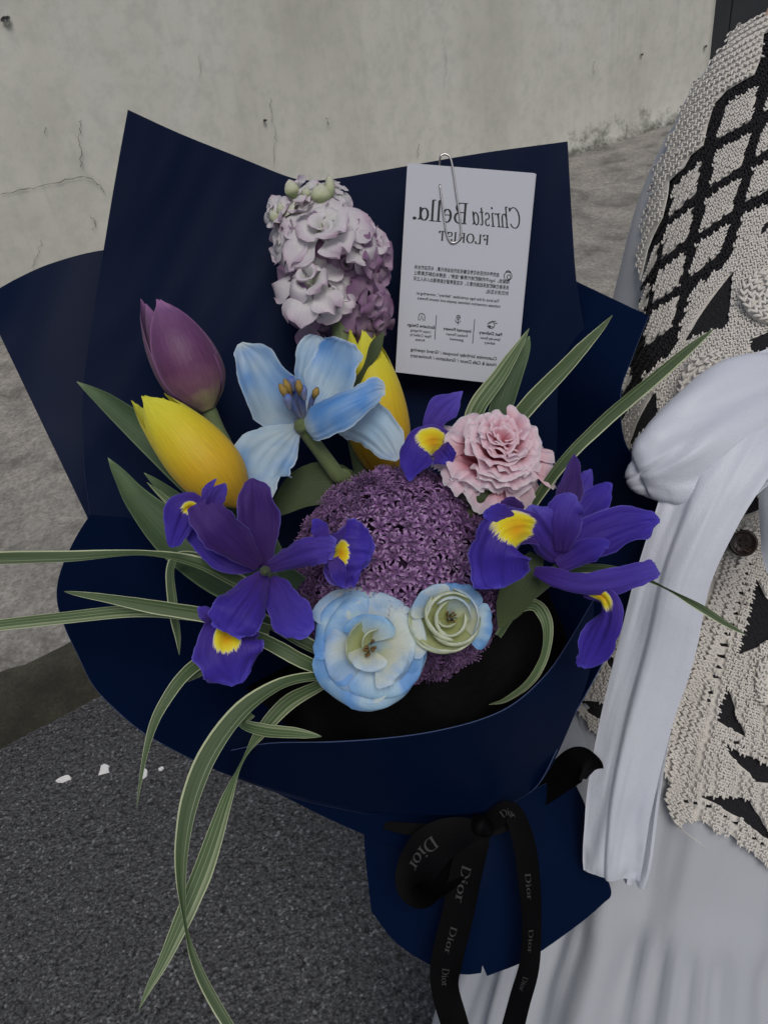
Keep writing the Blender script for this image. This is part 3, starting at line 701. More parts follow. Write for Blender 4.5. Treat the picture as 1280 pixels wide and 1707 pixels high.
for st in ([(430, 880, 0.515, 22, 0, .5), (350, 815, 0.518, 34, -10, .7), (270, 742, 0.522, 32, -15, .8), (190, 678, 0.528, 19, -10, .9), (160, 657, 0.529, 11, 0, .8), (128, 636, 0.530, .5)],
           [(470, 985, 0.490, 26, 0, .4), (390, 968, 0.498, 40, 10, .5), (300, 905, 0.505, 42, 15, .7), (232, 838, 0.512, 25, 10, .9), (200, 792, 0.515, 12, 5, .9), (180, 763, 0.517, .5)],
           [(345, 880, 0.500, 14, 0, .6), (300, 838, 0.505, 13, 0, .6), (262, 806, 0.510, 7, 0, .6), (240, 788, 0.512, .5)]):
    strip(st, 30, 9, ruf=.04, rk=1.4).build('leaf', LEAF, r)
tulip('yellow_tulip', 'tall narrow yellow tulip half hidden behind the pale blue tulip', (648, 800, 0.572), (602, 556, 0.560), 52, YEL,
      [(100, 1.0, 1.0, 62, 8), (210, .98, 1.0, 60, 8), (-15, .98, 1.02, 62, 6), (150, .95, .88, 55, 8), (40, 1.03, .9, 55, 8), (270, 1.0, .9, 60, 8)],
      [(648, 796, 0.574, 11), (660, 900, 0.580, 11), (740, 1360, 0.575, 10), (800, 1500, 0.562, 10)])

# ---- open pale blue tulip
def blue_stops(a=1.0): return [(0, A(190, 200, 192, 1.25)), (.25, A(172, 194, 206, 1.25)), (.5, A(158, 188, 212, 1.25)), (.85, A(182, 198, 206, 1.25)), (1, A(196, 206, 210, 1.25))]
BLU = petal_mat('dyed_blue_tulip', blue_stops(), mott=A(66, 138, 214, 1.2), mott_amt=.85, mott_scale=30, streak=.10, trans=.30, rough=.42, edge=A(190, 206, 216, 1.3), bump=.12)
root = thing('blue_tulip', 'wide open pale blue dyed tulip with golden stamens below the stock flower', 'tulip', P(800, 1500, .562))
petal_list(root, BLU, [
    [(494, 706, 0.520, 9, 0, .3), (470, 690, 0.515, 40, 8, .7), (446, 652, 0.508, 52, 14, .8), (424, 612, 0.503, 42, 15, .8), (408, 586, 0.501, 24, 10, .8), (400, 572, 0.500, 5)],
    [(510, 690, 0.528, 10, 0, .5), (512, 640, 0.540, 26, 0, .7), (522, 592, 0.546, 30, -5, .6), (530, 566, 0.548, 22, -5, .4), (532, 560, 0.548, 5)],
    [(520, 690, 0.522, 12, 0, .5), (541, 650, 0.528, 36, -10, .5), (560, 606, 0.526, 42, -12, .3), (569, 580, 0.522, 36, -12, .1), (574, 566, 0.519, 20)],
    dict(st=[(505, 712, 0.512, 8, 0, -.5), (520, 706, 0.500, 36, -20, -.8), (556, 684, 0.488, 37, -20, -.9), (598, 664, 0.486, 27, -15, -.6), (628, 650, 0.488, 21, -10, -.3), (642, 650, 0.490, 8)]),
    [(530, 700, 0.520, 12, 0, -.3), (576, 696, 0.516, 34, 5, -.4), (618, 712, 0.510, 40, 10, -.5), (646, 740, 0.506, 32, 10, -.5), (664, 766, 0.503, 6)],
    [(496, 712, 0.516, 10, 0, 0), (462, 742, 0.508, 42, 0, -.3), (438, 772, 0.504, 56, 0, -.3), (434, 800, 0.503, 44, 0, -.25), (446, 822, 0.503, 20), (452, 831, 0.503, 3)],
], 36, 23, ruf=.14, rk=1.7, jit=.22, rib=.04, pleat=.11)
ANT = simple('anther_gold', A(150, 124, 62, 1.4), .7, nscale=300, var=.6); FIL = petal_mat('blue_filament', [(0, A(130, 130, 140, 1.3)), (1, A(70, 110, 190, 1.3))], trans=.2)
for k, (x0, y0, x1, y1, an) in enumerate(((500, 700, 466, 640, 1), (502, 700, 474, 632, 1), (504, 700, 486, 630, 0), (506, 698, 497, 633, 1), (508, 698, 505, 645, 0), (514, 690, 529, 646, 1), (503, 700, 480, 660, 0))):
    d0, d1 = .512, .490 + .004 * (k % 3)
    f = tube([(x0, y0, d0, 2.5), ((x0 + x1) / 2 - 2, (y0 + y1) / 2, (d0 + d1) / 2, 5), (x1, y1, d1, 3)], 'filament', FIL, root, ns=7)
    tube([(x1 + (x0 - x1) * .42, y1 + (y0 - y1) * .42, d1 + .004, 2), (x1 + (x0 - x1) * .2, y1 + (y0 - y1) * .2, d1 - .001, 6.5), (x1, y1, d1 - .002, 3)] if an else [(x1 + 3, y1 + 22, d1, 3), (x1, y1 + 6, d1 - .002, 7.5), (x1, y1 - 3, d1 - .002, 4)], 'anther' if an else 'pistil_lobe', ANT if an else FIL, root, ns=7)
tube([(500, 702, .508, 5), (502, 708, .512, 13), (508, 720, .518, 11), (528, 745, 0.525, 12), (562, 792, 0.535, 13), (600, 850, 0.550, 13), (730, 1340, 0.577, 11), (800, 1500, 0.562, 10)], 'stem', STEM, root, ns=10)
strip([(604, 842, 0.545, 20, 0, .4), (560, 806, 0.540, 34, 0, .4), (510, 812, 0.540, 34, 5, .3), (470, 842, 0.542, 18, 5, .3), (446, 866, 0.545, 1)], 22, 9).build('leaf', OLIVE, root)

# ---- stock spike
def stock():
    W = petal_mat('stock_petal', [(0, A(172, 186, 140, 1.3)), (.2, A(206, 206, 202, 1.3)), (.6, A(208, 205, 208, 1.3)), (.9, A(200, 189, 199, 1.3)), (1, A(182, 160, 180, 1.3))], streak=.16, trans=.30, rough=.5)
    MV = petal_mat('stock_petal_mauve_shade', [(0, A(150, 150, 124, 1.4)), (.25, A(166, 146, 164, 1.45)), (.8, A(138, 108, 138, 1.45)), (1, A(116, 84, 118, 1.45))], streak=.2, trans=.28, rough=.5)  # darker mauve for lower florets, their shade painted into the petals
    GR = petal_mat('stock_bud', [(0, A(130, 148, 96, 1.3)), (.4, A(188, 194, 160, 1.3)), (1, A(208, 208, 196, 1.3))], streak=.15, trans=.25)
    root = thing('stock_flower', 'upright stock spike of ruffled white and lilac florets beside the card', 'stock flower', P(800, 1500, .562))
    tube([(528, 330, 0.560, 7), (540, 420, 0.560, 13), (562, 500, 0.560, 16), (574, 590, 0.565, 17), (600, 760, 0.585, 16), (720, 1330, 0.582, 12), (800, 1500, 0.562, 10)], 'stem', STEM, root, ns=10)
    def floret(px, py, d, ax, rpx, n1, n2, mat, seed, flat=.25):
        rr = random.Random(seed); fr = Frame(P(px, py, d), dirc(*ax), UP + RT * rr.uniform(-.6, .6)); R0 = rpx * d / FPX
        fl = thing_part = bpy.data.objects.new('floret', None)
        V = []; F = []; UVs = []
        def add(sf):
            b = len(V); V.extend(sf.g.reshape(-1, 3)); UVs.extend(sf.uv.reshape(-1, 2)); F.extend(tuple(b + q for q in f) for f in grid_faces(sf.nu, sf.nv))
        bpy.data.objects.remove(fl)
        for ring, (n, rs, zs) in enumerate(((n1, 1.12, flat * .35), (n2 - 1, .66, .30), (2, .30, .45))):
            for k in range(n):
                th = 2 * PI * (k + .5 * ring) / n + rr.uniform(-.25, .25); hw = PI / n * rr.uniform(1.0, 1.35); q = rs * rr.uniform(.82, 1.12); zz = zs * rr.uniform(.6, 1.3)
                dr = rr.uniform(-.45, .2)
                df = smooth_fn([(0, .35), (.3, .55), (.7, .8), (.9, .62), (1, .25)])
                sf = cup(fr, th, lambda t: hw * df(t) * 1.15, lambda t: R0 * q * (.06 + .94 * t), lambda t: R0 * (zz * math.sin(t * 2.2) + dr * t ** 3), 12, 9, ruf=.13, rk=rr.uniform(.8, 1.8), seed=rr.randint(0, 9999))
                add(sf)
        mk('floret', V, F, mat, root, uvs=UVs)
    fl = [(456, 352, .548, (-.6, .2, .7), 30, 4, 2, W), (478, 345, .553, (-.5, .5, .5), 30, 3, 2, GR), (500, 318, .548, (-.3, .5, .7), 30, 4, 2, W), (560, 318, .555, (.4, .5, .6), 30, 4, 2, W), (470, 400, .55, (-.8, -.1, .5), 40, 4, 2, W), (505, 352, 0.548, (-.2, .7, .6), 44, 4, 2, W), (556, 345, 0.556, (.4, .5, .6), 40, 4, 3, W),
          (540, 388, 0.536, (-.05, .45, .9), 74, 5, 4, W), (492, 402, 0.545, (-.75, .2, .6), 46, 4, 3, W), (596, 404, 0.545, (.6, .3, .7), 56, 5, 4, W),
          (628, 440, 0.556, (.8, -.05, .5), 52, 5, 4, MV), (620, 412, 0.560, (.8, .3, .4), 46, 4, 3, W), (576, 440, 0.550, (.2, -.2, .9), 52, 5, 4, MV),
          (520, 474, 0.540, (-.25, .3, .9), 64, 5, 4, W), (488, 470, 0.556, (-.9, -.1, .4), 44, 4, 3, MV), (552, 490, 0.545, (.1, -.1, .9), 46, 5, 4, W),
          (505, 520, 0.556, (-.5, -.5, .6), 50, 5, 3, MV), (616, 500, 0.556, (.55, -.25, .7), 54, 5, 4, MV), (626, 535, 0.562, (.5, -.6, .5), 44, 4, 3, MV), (540, 530, 0.565, (-.1, -.7, .5), 44, 5, 3, MV), (590, 545, 0.572, (.2, -.8, .4), 40, 4, 3, MV)]
    for i, f in enumerate(fl): floret(*f[:7], f[7], 100 + i)
    for k, (bx, by, tx, ty, rp) in enumerate(((490, 330, 482, 300, 13), (536, 342, 532, 306, 17), (548, 335, 550, 290, 9), (512, 330, 508, 312, 8), (462, 372, 452, 350, 8), (470, 360, 466, 338, 7))):
        B, T = P(bx, by, .545), P(tx, ty, .540); L = (T - B).length; fr = Frame(B, T - B); rf = smooth_fn([(0, .3), (.3, 1), (.6, .95), (.85, .6), (1, .15)]); R0 = rp * .545 / FPX
        V = []; F = []; U = []
        for q in range(4):
            df = smooth_fn([(0, 45), (.5, 58), (.85, 45), (1, 10)])
            sf = cup(fr, q * PI / 2 + .3 * k, lambda t: math.radians(df(t)), lambda t: R0 * rf(t) * (1 if q % 2 else .9), lambda t: L * t * 1.05, 10, 7, seed=k * 5 + q)
            b = len(V); V.extend(sf.g.reshape(-1, 3)); U.extend(sf.uv.reshape(-1, 2)); F.extend(tuple(b + z for z in f) for f in grid_faces(sf.nu, sf.nv))
        mk('bud', V, F, GR, root, uvs=U)
    strip([(580, 655, 0.548, 10, 0, .5), (596, 640, 0.544, 17, 25, .6), (608, 612, 0.541, 12, 60, .5), (624, 580, 0.541, 13, 30, .4), (640, 553, 0.542, 1)], 22, 7).build('leaf', OLIVE, root)
    strip([(560, 668, 0.560, 10, 0, .3), (588, 648, 0.552, 22, 10, .5), (606, 632, 0.550, 14, 10, .5), (612, 620, 0.550, 2)], 14, 7).build('leaf', OLIVE, root)
stock()

# ---- irises
def iris_mat(name, patch=None, base=None, dark=1.0):
    m = M(name); sp = m.uv(); u, v = sp.outputs[0], sp.outputs[1]
    vein = m.noise(70, 3, 0.600, vec=m.uvvec(), sx=(.05, 1, 1)); k = dark
    c = m.ramp(m.math('ADD', u, m.math('MULTIPLY', m.math('SUBTRACT', m.noise(30, 3, 0.600), .5), .5)), base or [(0, A(72, 46, 128, 1.35 * k)), (.45, A(56, 36, 142, 1.35 * k)), (.8, A(66, 52, 168, 1.35 * k)), (1, A(84, 76, 186, 1.4 * k))])
    c = m.mix(.65, c, m.ramp(vein, [(.32, (.35, .3, .5)), (.62, (1, 1, 1))]), 'MULTIPLY')
    e = m.math('MULTIPLY', m.math('ABSOLUTE', m.math('SUBTRACT', v, .5)), 2); c = m.mix(m.ramp(e, [(.93, (0, 0, 0)), (1, (.6,) * 3)]), c, A(110, 104, 196, 1.3))
    if patch:
        u0, u1, hw = patch      # yellow signal: along u, half width across v, feathered along the veins
        fu = m.math('ADD', u, m.math('MULTIPLY', m.math('SUBTRACT', vein, .5), .16))
        du = m.math('DIVIDE', m.math('SUBTRACT', fu, (u0 + u1) / 2), (u1 - u0) / 2); dv = m.math('DIVIDE', m.math('SUBTRACT', v, .5), hw)
        rad = m.math('SQRT', m.math('ADD', m.math('POWER', m.math('ABSOLUTE', du), 2.6), m.math('POWER', m.math('ABSOLUTE', dv), 2.2)))
        c = m.mix(m.ramp(rad, [(.92, (1,) * 3), (1.12, (0, 0, 0))]), c, A(206, 200, 170, 1.4))
        c = m.mix(m.ramp(rad, [(.78, (1,) * 3), (.98, (0, 0, 0))]), c, m.mix(m.ramp(rad, [(0, (1,) * 3), (.7, (0, 0, 0))]), A(236, 186, 30, 1.6), A(222, 140, 12, 1.6)))
    m.color(c).set(Roughness=.5); m.b.inputs['Specular IOR Level'].default_value = .3; m.b.inputs['Sheen Weight'].default_value = .1
    m.bump(m.math('ADD', vein, m.math('MULTIPLY', m.noise(260, 3, .6), .6)), .6, .0007); m.translucent(.22); return m.m
IRS = iris_mat('iris_standard'); IRD = iris_mat('iris_dark', base=[(0, A(60, 34, 96, 1.3)), (.5, A(56, 28, 104, 1.3)), (1, A(74, 46, 128, 1.35))])
IRF = iris_mat('iris_fall', (.14, .44, .22)); IRF2 = iris_mat('iris_fall_arched', (.10, .40, .42)); IRP = iris_mat('iris_style', base=[(0, A(64, 36, 118, 1.35)), (.6, A(70, 52, 156, 1.35)), (1, A(96, 88, 186, 1.4))])
IRF3 = iris_mat('iris_fall_folded', (.02, .34, .30))
def stemcap(root, pts): tube(pts, 'stem', STEM, root, ns=10)
root = thing('iris', 'violet iris seen face on, leaning over the yellow tulip and the allium', 'iris', P(800, 1500, .562), 'irises in the bouquet')
petal_list(root, IRS, [
    dict(st=[(440, 948, 0.432, 9, 0, .3), (436, 900, 0.427, 34, 5, .45), (430, 860, 0.425, 40, 8, .4), (424, 825, 0.424, 31, 8, .3), (421, 806, 0.424, 17), (420, 797, 0.424, 3)], mat=IRD, name='standard'),
    dict(st=[(452, 962, 0.432, 9, 0, .3), (466, 990, 0.427, 28, 0, .35), (484, 1022, 0.424, 37, 0, .3), (504, 1044, 0.424, 29, 0, .2), (518, 1056, 0.425, 10)], mat=IRS, name='standard'),
    dict(st=[(428, 945, 0.434, 9, 0, .3), (385, 935, 0.434, 24, 0, .4), (350, 905, 0.434, 30, 0, .3), (328, 872, 0.434, 24), (318, 850, 0.434, 4)], mat=IRS, name='standard'),
    # upper left arm and its fall
    dict(st=[(330, 872, 0.428, 22, 0, .2), (322, 848, 0.424, 30, -25, -.4), (308, 852, 0.420, 32, -10, -.6), (296, 880, 0.420, 26, 0, -.4), (288, 905, 0.422, 12), (286, 913, 0.423, 3)], mat=IRF, name='fall'),
    dict(st=[(432, 944, 0.426, 12, 0, -.5), (398, 912, 0.414, 36, 0, -.8), (366, 880, 0.408, 42, 0, -.8), (344, 852, 0.408, 36, 0, -.5), (334, 836, 0.409, 26, 0, 0)], mat=IRD, name='style_arm'),
    dict(st=[(352, 848, 0.410, 12), (362, 826, 0.409, 16, 20, .4), (372, 812, 0.410, 8), (376, 806, 0.410, 2)], mat=IRP, name='crest'),
    dict(st=[(340, 848, 0.411, 10), (346, 826, 0.410, 12, -20, .4), (350, 810, 0.411, 7), (361, 798, 0.412, 1)], mat=IRP, name='crest'),
    # right arm and its fall
    dict(st=[(548, 918, 0.424, 30, 0, .2), (566, 922, 0.416, 56, 0, -.2), (588, 922, 0.414, 62, 0, -.4), (608, 924, 0.416, 46, 0, -.5), (620, 928, 0.420, 16)], mat=IRF, name='fall'),
    dict(st=[(448, 945, 0.426, 11, 0, -.5), (486, 930, 0.412, 27, 0, -.9), (520, 918, 0.406, 30, 0, -.8), (546, 914, 0.407, 26, 0, -.4), (558, 916, 0.409, 16)], mat=IRP, name='style_arm'),
    dict(st=[(540, 905, 0.410, 10), (534, 886, 0.408, 16, 10, .3), (527, 872, 0.409, 10), (521, 866, 0.410, 2)], mat=IRS, name='crest'),
    dict(st=[(556, 930, 0.411, 10), (564, 952, 0.409, 15, 10, .3), (568, 970, 0.410, 9), (572, 980, 0.411, 2)], mat=IRS, name='crest'),
    # lower arm and its fall
    dict(st=[(386, 1030, 0.424, 44, 0, .2), (378, 1062, 0.412, 58, 0, -.2), (382, 1098, 0.408, 64, 0, -.3), (390, 1124, 0.410, 44, 0, -.4), (396, 1141, 0.413, 10)], mat=IRF, name='fall'),
    dict(st=[(440, 955, 0.426, 12, 0, -.5), (420, 990, 0.410, 40, 0, -.8), (398, 1022, 0.402, 52, 0, -.7), (384, 1044, 0.402, 44, 0, -.4), (378, 1056, 0.403, 26)], mat=IRS, name='style_arm'),
    dict(st=[(352, 1032, 0.406, 10), (342, 1022, 0.404, 14, 10, .4), (334, 1016, 0.405, 7), (330, 1012, 0.406, 2)], mat=IRP, name='crest'),
], 34, 23, ruf=.12, rk=1.8, jit=.26, rib=.12, pleat=.12, wk=.93)
tube([(444, 950, 0.425, 3), (442, 952, 0.418, 9), (442, 954, 0.412, 3)], 'throat', OLIVE, root)
stemcap(root, [(443, 955, 0.435, 8), (470, 985, 0.455, 10), (560, 1120, 0.520, 11), (760, 1360, 0.562, 9), (800, 1500, 0.562, 9)])
strip([(500, 975, 0.455, 16, 0, .5), (472, 950, 0.450, 14, 0, .6), (462, 915, 0.452, 8, 0, .6), (458, 890, 0.455, 1)], 16, 7).build('leaf', LEAF, root)

root = thing('iris', 'violet iris seen from the side, reaching over the right edge of the wrapping', 'iris', P(800, 1500, .562), 'irises in the bouquet')
petal_list(root, IRS, [
    dict(st=[(940, 935, 0.452, 12, 0, .5), (968, 912, 0.448, 34, -10, .6), (1010, 890, 0.444, 42, -15, .5), (1056, 874, 0.442, 36, -15, .4), (1084, 868, 0.442, 20), (1100, 868, 0.442, 3)], name='standard'),
    dict(st=[(940, 890, 0.456, 8, 0, .3), (968, 860, 0.456, 22, -20, .5), (990, 836, 0.456, 26, -20, .4), (1010, 814, 0.456, 14), (1020, 806, 0.456, 2)], name='standard'),
    dict(st=[(932, 870, 0.460, 10, 0, .3), (944, 830, 0.460, 24, 15, .6), (954, 795, 0.460, 18, 15, .4), (957, 770, 0.460, 9), (957, 757, 0.460, 1)], mat=IRD, name='standard'),
    dict(st=[(945, 850, 0.462, 10), (964, 818, 0.462, 18, -10, .4), (978, 796, 0.462, 13), (985, 782, 0.462, 2)], mat=IRP, name='crest'),
    # left fall, arching over towards the viewer
    dict(st=[(905, 888, 0.436, 26, 0, -.3), (872, 880, 0.424, 38, 0, -.6), (842, 892, 0.416, 52, 0, -.7), (828, 922, 0.414, 58, 5, -.6), (828, 950, 0.418, 58, 5, -.4), (832, 972, 0.421, 44), (834, 981, 0.422, 8)], mat=IRF2, name='fall', nu=30),
    dict(st=[(858, 866, 0.424, 10), (836, 862, 0.420, 24, 0, -.4), (818, 858, 0.421, 16), (805, 858, 0.423, 3)], mat=IRS, name='crest'),
    dict(st=[(940, 935, 0.448, 18, 0, -.4), (920, 905, 0.436, 42, 0, -.8), (904, 880, 0.430, 44, -5, -.8), (890, 856, 0.430, 26, -5, -.4), (884, 842, 0.431, 4)], mat=IRP, name='style_arm'),
    dict(st=[(935, 920, 0.440, 16, 0, -.4), (938, 880, 0.428, 36, 8, -.8), (944, 850, 0.426, 34, 8, -.7), (954, 832, 0.427, 18), (960, 826, 0.428, 3)], mat=IRP, name='style_arm'),
    dict(st=[(930, 945, 0.444, 14, 0, -.5), (975, 920, 0.434, 24, 0, -.6), (1005, 908, 0.432, 12), (1014, 912, 0.432, 3)], mat=IRS, name='style_arm'),
    # lower right arm with its hanging fall
    dict(st=[(890, 952, 0.448, 8, 0, -.4), (925, 962, 0.438, 20, 0, -.8), (975, 974, 0.430, 22, 5, -.8), (1024, 968, 0.428, 24, 5, -.6), (1064, 956, 0.428, 22, 0, -.3), (1090, 948, 0.429, 17), (1095, 946, 0.429, 10)], mat=IRP, name='style_arm'),
    dict(st=[(975, 984, 0.440, 14, 0, -.6), (1004, 996, 0.430, 20, 35, -1.0), (1012, 1024, 0.428, 30, 40, -1.0), (1000, 1060, 0.430, 34, 20, -.6), (986, 1088, 0.434, 28, 5, -.3), (975, 1106, 0.437, 14), (972, 1114, 0.438, 3)], mat=IRF3, name='fall', nu=30),
    dict(st=[(975, 1085, 0.438, 10), (968, 1102, 0.438, 9), (964, 1112, 0.439, 2)], mat=IRS, name='crest'),
    dict(st=[(872, 850, 0.452, 8), (850, 842, 0.450, 16), (834, 838, 0.450, 3)], mat=IRD, name='crest'),
], 34, 23, ruf=.12, rk=1.8, jit=.28, rib=.12, pleat=.12, wk=.93)
stemcap(root, [(940, 945, 0.452, 12), (900, 975, 0.465, 13), (840, 1030, 0.520, 11), (735, 1130, .568, 10), (780, 1340, 0.566, 9), (800, 1500, 0.562, 9)])
strip([(895, 925, 0.462, 14, 0, .4), (872, 968, 0.462, 30, 0, .5), (850, 1010, 0.466, 24, 0, .4), (832, 1046, 0.470, 3)], 18, 7).build('leaf', OLIVE, root)

root = thing('iris', 'violet iris mostly hidden behind the pink carnation', 'iris', P(800, 1500, .562), 'irises in the bouquet')
petal_list(root, IRS, [
    dict(st=[(742, 760, 0.490, 12), (730, 735, 0.488, 18, 0, -.3), (722, 706, 0.486, 18, 0, -.5), (740, 680, 0.486, 26, 10, -.4), (758, 664, 0.487, 12), (771, 652, 0.488, 1)], mat=IRP, name='standard'),
    dict(st=[(752, 740, 0.484, 22, 0, -.4), (722, 735, 0.470, 30, 0, -.7), (700, 746, 0.463, 34, 10, -.8), (688, 772, 0.464, 26, 10, -.6), (684, 792, 0.467, 10), (683, 802, 0.468, 2)], mat=IRF2, name='fall'),
    dict(st=[(730, 748, 0.470, 14), (742, 760, 0.466, 22, 20, .4), (752, 774, 0.468, 3)], mat=IRS, name='crest'),
    dict(st=[(880, 760, 0.500, 10), (894, 742, 0.500, 12), (903, 735, 0.500, 2)], mat=IRS, name='standard'),
], 34, 21, ruf=.11, rk=1.8, jit=.24, rib=.10, pleat=.10)
stemcap(root, [(748, 765, 0.492, 10), (760, 850, 0.520, 10), (790, 1340, 0.567, 9), (800, 1500, 0.562, 9)])

# ---- carnation
def carnation():
    PK = petal_mat('carnation_pink', [(0, A(222, 104, 122, 1.35)), (.35, A(228, 140, 154, 1.4)), (.65, A(234, 172, 182, 1.45)), (.95, A(236, 190, 198, 1.45)), (1, A(230, 206, 209, 1.4))], streak=.10, trans=.32, rough=.6, bump=.15)
    root = thing('carnation', 'ruffled pale pink carnation above the right hand iris', 'carnation', P(800, 1500, .562))
    R0 = 104 * .47 / FPX; rr = random.Random(5); Zx = dirc(.06, .50, .85); N = 54
    for i in range(N):
        q = i / (N - 1); th = i * 2.39996 + rr.uniform(-.2, .2)
        f2 = Frame(P(822, 776, 0.486) + RT * rr.gauss(0, .0016) + UP * rr.gauss(0, .0016), (Zx + RT * rr.gauss(0, .07) + UP * rr.gauss(0, .07)).normalized())
        rs = (1.04 - .86 * q ** .85) * rr.uniform(.93, 1.07); z0 = -.12 + .4 * q; z1 = (.10 + .74 * min(1, q * 1.4) ** .8) * rr.uniform(.88, 1.08); dr = .30 * max(0, 1 - q * 3)
        df = smooth_fn([(0, .35), (.35, .62), (.75, 1.0), (1, .95)]); h = math.radians((28 + 40 * q) * rr.uniform(.9, 1.25)); rk = rr.uniform(1.8, 3.6)
        cup(f2, th, lambda t: h * df(t), lambda t: R0 * rs * (.10 + .90 * t ** .9), lambda t: R0 * (z0 + (z1 - z0) * math.sin(t * 1.75) / .98 - dr * t ** 4), 18, 31, ruf=rr.uniform(.07, .13), rk=rk, serr=.03, seed=rr.randint(0, 99999), lean=rr.uniform(-.12, .12)).build('petal', PK, root)
    cr_ = Frame(P(788, 850, 0.478), P(812, 800, 0.482) - P(788, 850, 0.478)); L = (P(812, 800, 0.482) - P(788, 850, 0.478)).length
    V = []; n = 16; rf = smooth_fn([(0, .35), (.15, .85), (.6, 1.0), (1, 1.05)])
    for i in range(10):
        for j in range(n): V.append(cr_.at(36 * .478 / FPX * rf(i / 9), 2 * PI * j / n, L * 1.1 * i / 9))
    mk('calyx', V, grid_faces(10, n, True) + [tuple(range(n))], OLIVE, root, uvs=[(i / 9, j / n) for i in range(10) for j in range(n)])
    tube([(788, 850, 0.478, 9), (770, 900, 0.52, 10), (735, 1130, .57, 10), (785, 1340, 0.567, 9), (800, 1500, 0.562, 9)], 'stem', STEM, root)
carnation()

# ---- lisianthus
def lisianthus(label, px, py, d, ax, rpx, mats, rings, seed, core):
    root = thing('lisianthus', label, 'lisianthus', P(800, 1500, .562), 'lisianthus at the front of the bouquet')
    fr = Frame(P(px, py, d), dirc(*ax), UP); R0 = rpx * d / FPX; rr = random.Random(seed); Zx = dirc(*ax)
    for i, (dg, rs, zb, zt, hw, curl, close, mi, ruf) in enumerate(rings):
        f2 = Frame(P(px, py, d) + fr.X * R0 * rr.gauss(0, .07) + fr.Y * R0 * rr.gauss(0, .07), (Zx + fr.X * rr.gauss(0, .09) + fr.Y * rr.gauss(0, .09)).normalized(), UP)
        h = math.radians(hw); df = smooth_fn([(0, .75), (.3, .95), (.7, 1.0), (.92, .84), (1, .60)])
        prof = smooth_fn([(0, .08), (.3, .44), (.6, .78), (.85, .97), (1, 1.02)]) if close == 0 else smooth_fn([(0, .15), (.3, .75), (.6, 1.0), (.85, 1.0 - .12 * close), (1, 1.0 - .3 * close)])
        cup(f2, math.radians(dg), lambda t: h * df(t), lambda t: R0 * rs * prof(t), lambda t: R0 * (zb + (zt - zb) * math.sin(min(t, 1) * 1.6) - curl * t ** 3.2), 20, 25, ruf=ruf, rk=rr.uniform(.8, 1.7), seed=rr.randint(0, 99999), lean=rr.uniform(-.10, .10), twist=rr.uniform(-.1, .2)).build('petal', mats[mi], root)
    V = []; F = []
    G = simple('stamen_brown', A(120, 92, 48, 1.2), .7, nscale=300, var=.6)
    for k in range(9):
        th = rr.uniform(0, 6.28); r0 = R0 * core * rr.uniform(.1, .9); p0 = fr.at(r0 * .4, th, R0 * .1); p1 = fr.at(r0, th, R0 * rr.uniform(.42, .58)); b = len(V)
        for z, w in ((0, .3), (.75, .3), (.85, 1.0), (1, .7)):
            for j in range(5): V.append(p0.lerp(p1, z) + (fr.X * math.cos(j * 1.2566) + fr.Y * math.sin(j * 1.2566)) * R0 * .035 * w)
        F += [tuple(b + q for q in f) for f in grid_faces(4, 5, True)] + [tuple(b + 15 + j for j in range(5))]
    mk('stamens', V, F, G, root)
    tube([(px, py, d + .004, 6), (px + 12, py + 20, d + .05, 8), (705, 1130, .566, 8), (785, 1340, 0.566, 8), (800, 1500, 0.562, 8)], 'stem', STEM, root)
    return root
LB = petal_mat('lisianthus_blue', [(0, A(190, 196, 176, 1.35)), (.3, A(186, 202, 208, 1.35)), (.6, A(168, 196, 216, 1.35)), (.9, A(148, 186, 218, 1.35)), (1, A(176, 200, 220, 1.35))], mott=A(82, 142, 206, 1.4), mott_amt=.75, mott_scale=60, streak=.10, trans=.32, rough=.5, bump=.15)
LW = petal_mat('lisianthus_white', [(0, A(176, 182, 140, 1.35)), (.4, A(196, 200, 184, 1.35)), (.8, A(192, 204, 206, 1.35)), (1, A(190, 206, 214, 1.35))], mott=A(100, 156, 212, 1.4), mott_amt=.6, mott_scale=60, streak=.10, trans=.32, rough=.5, bump=.15)
LC = petal_mat('lisianthus_cream', [(0, A(154, 160, 100, 1.35)), (.4, A(182, 190, 144, 1.35)), (.8, A(196, 204, 176, 1.35)), (1, A(196, 204, 200, 1.35))], streak=.14, trans=.32, rough=.5, bump=.15)
lisianthus('large round pale blue lisianthus below the allium', 617, 1080, .440, (.03, .10, 1), 100, (LB, LW, LC),
           ((20, .98, -.10, .14, 56, .16, 0, 1, .06), (92, 1.0, -.10, .16, 58, .20, 0, 1, .06), (165, .97, -.08, .14, 58, .20, 0, 0, .06), (235, 1.02, -.06, .16, 56, .22, 0, 0, .07), (305, 1.0, -.04, .16, 58, .20, 0, 0, .06),
            (55, .86, -.02, .28, 72, .10, 0, 1, .10), (140, .82, .0, .30, 62, .12, 0, 0, .10), (220, .84, .0, .28, 66, .14, 0, 1, .11), (300, .86, .02, .28, 64, .14, 0, 0, .10), (355, .80, .02, .32, 56, .10, 0, 1, .10),
            (80, .52, .05, .46, 62, .02, 0, 0, .09), (165, .46, .06, .50, 50, .0, .1, 2, .07), (325, .60, .06, .44, 44, .08, 0, 1, .10), (262, .44, .08, .42, 56, .04, 0, 1, .09), (140, .24, .10, .46, 60, 0, .3, 2, .06)), 11, .20)
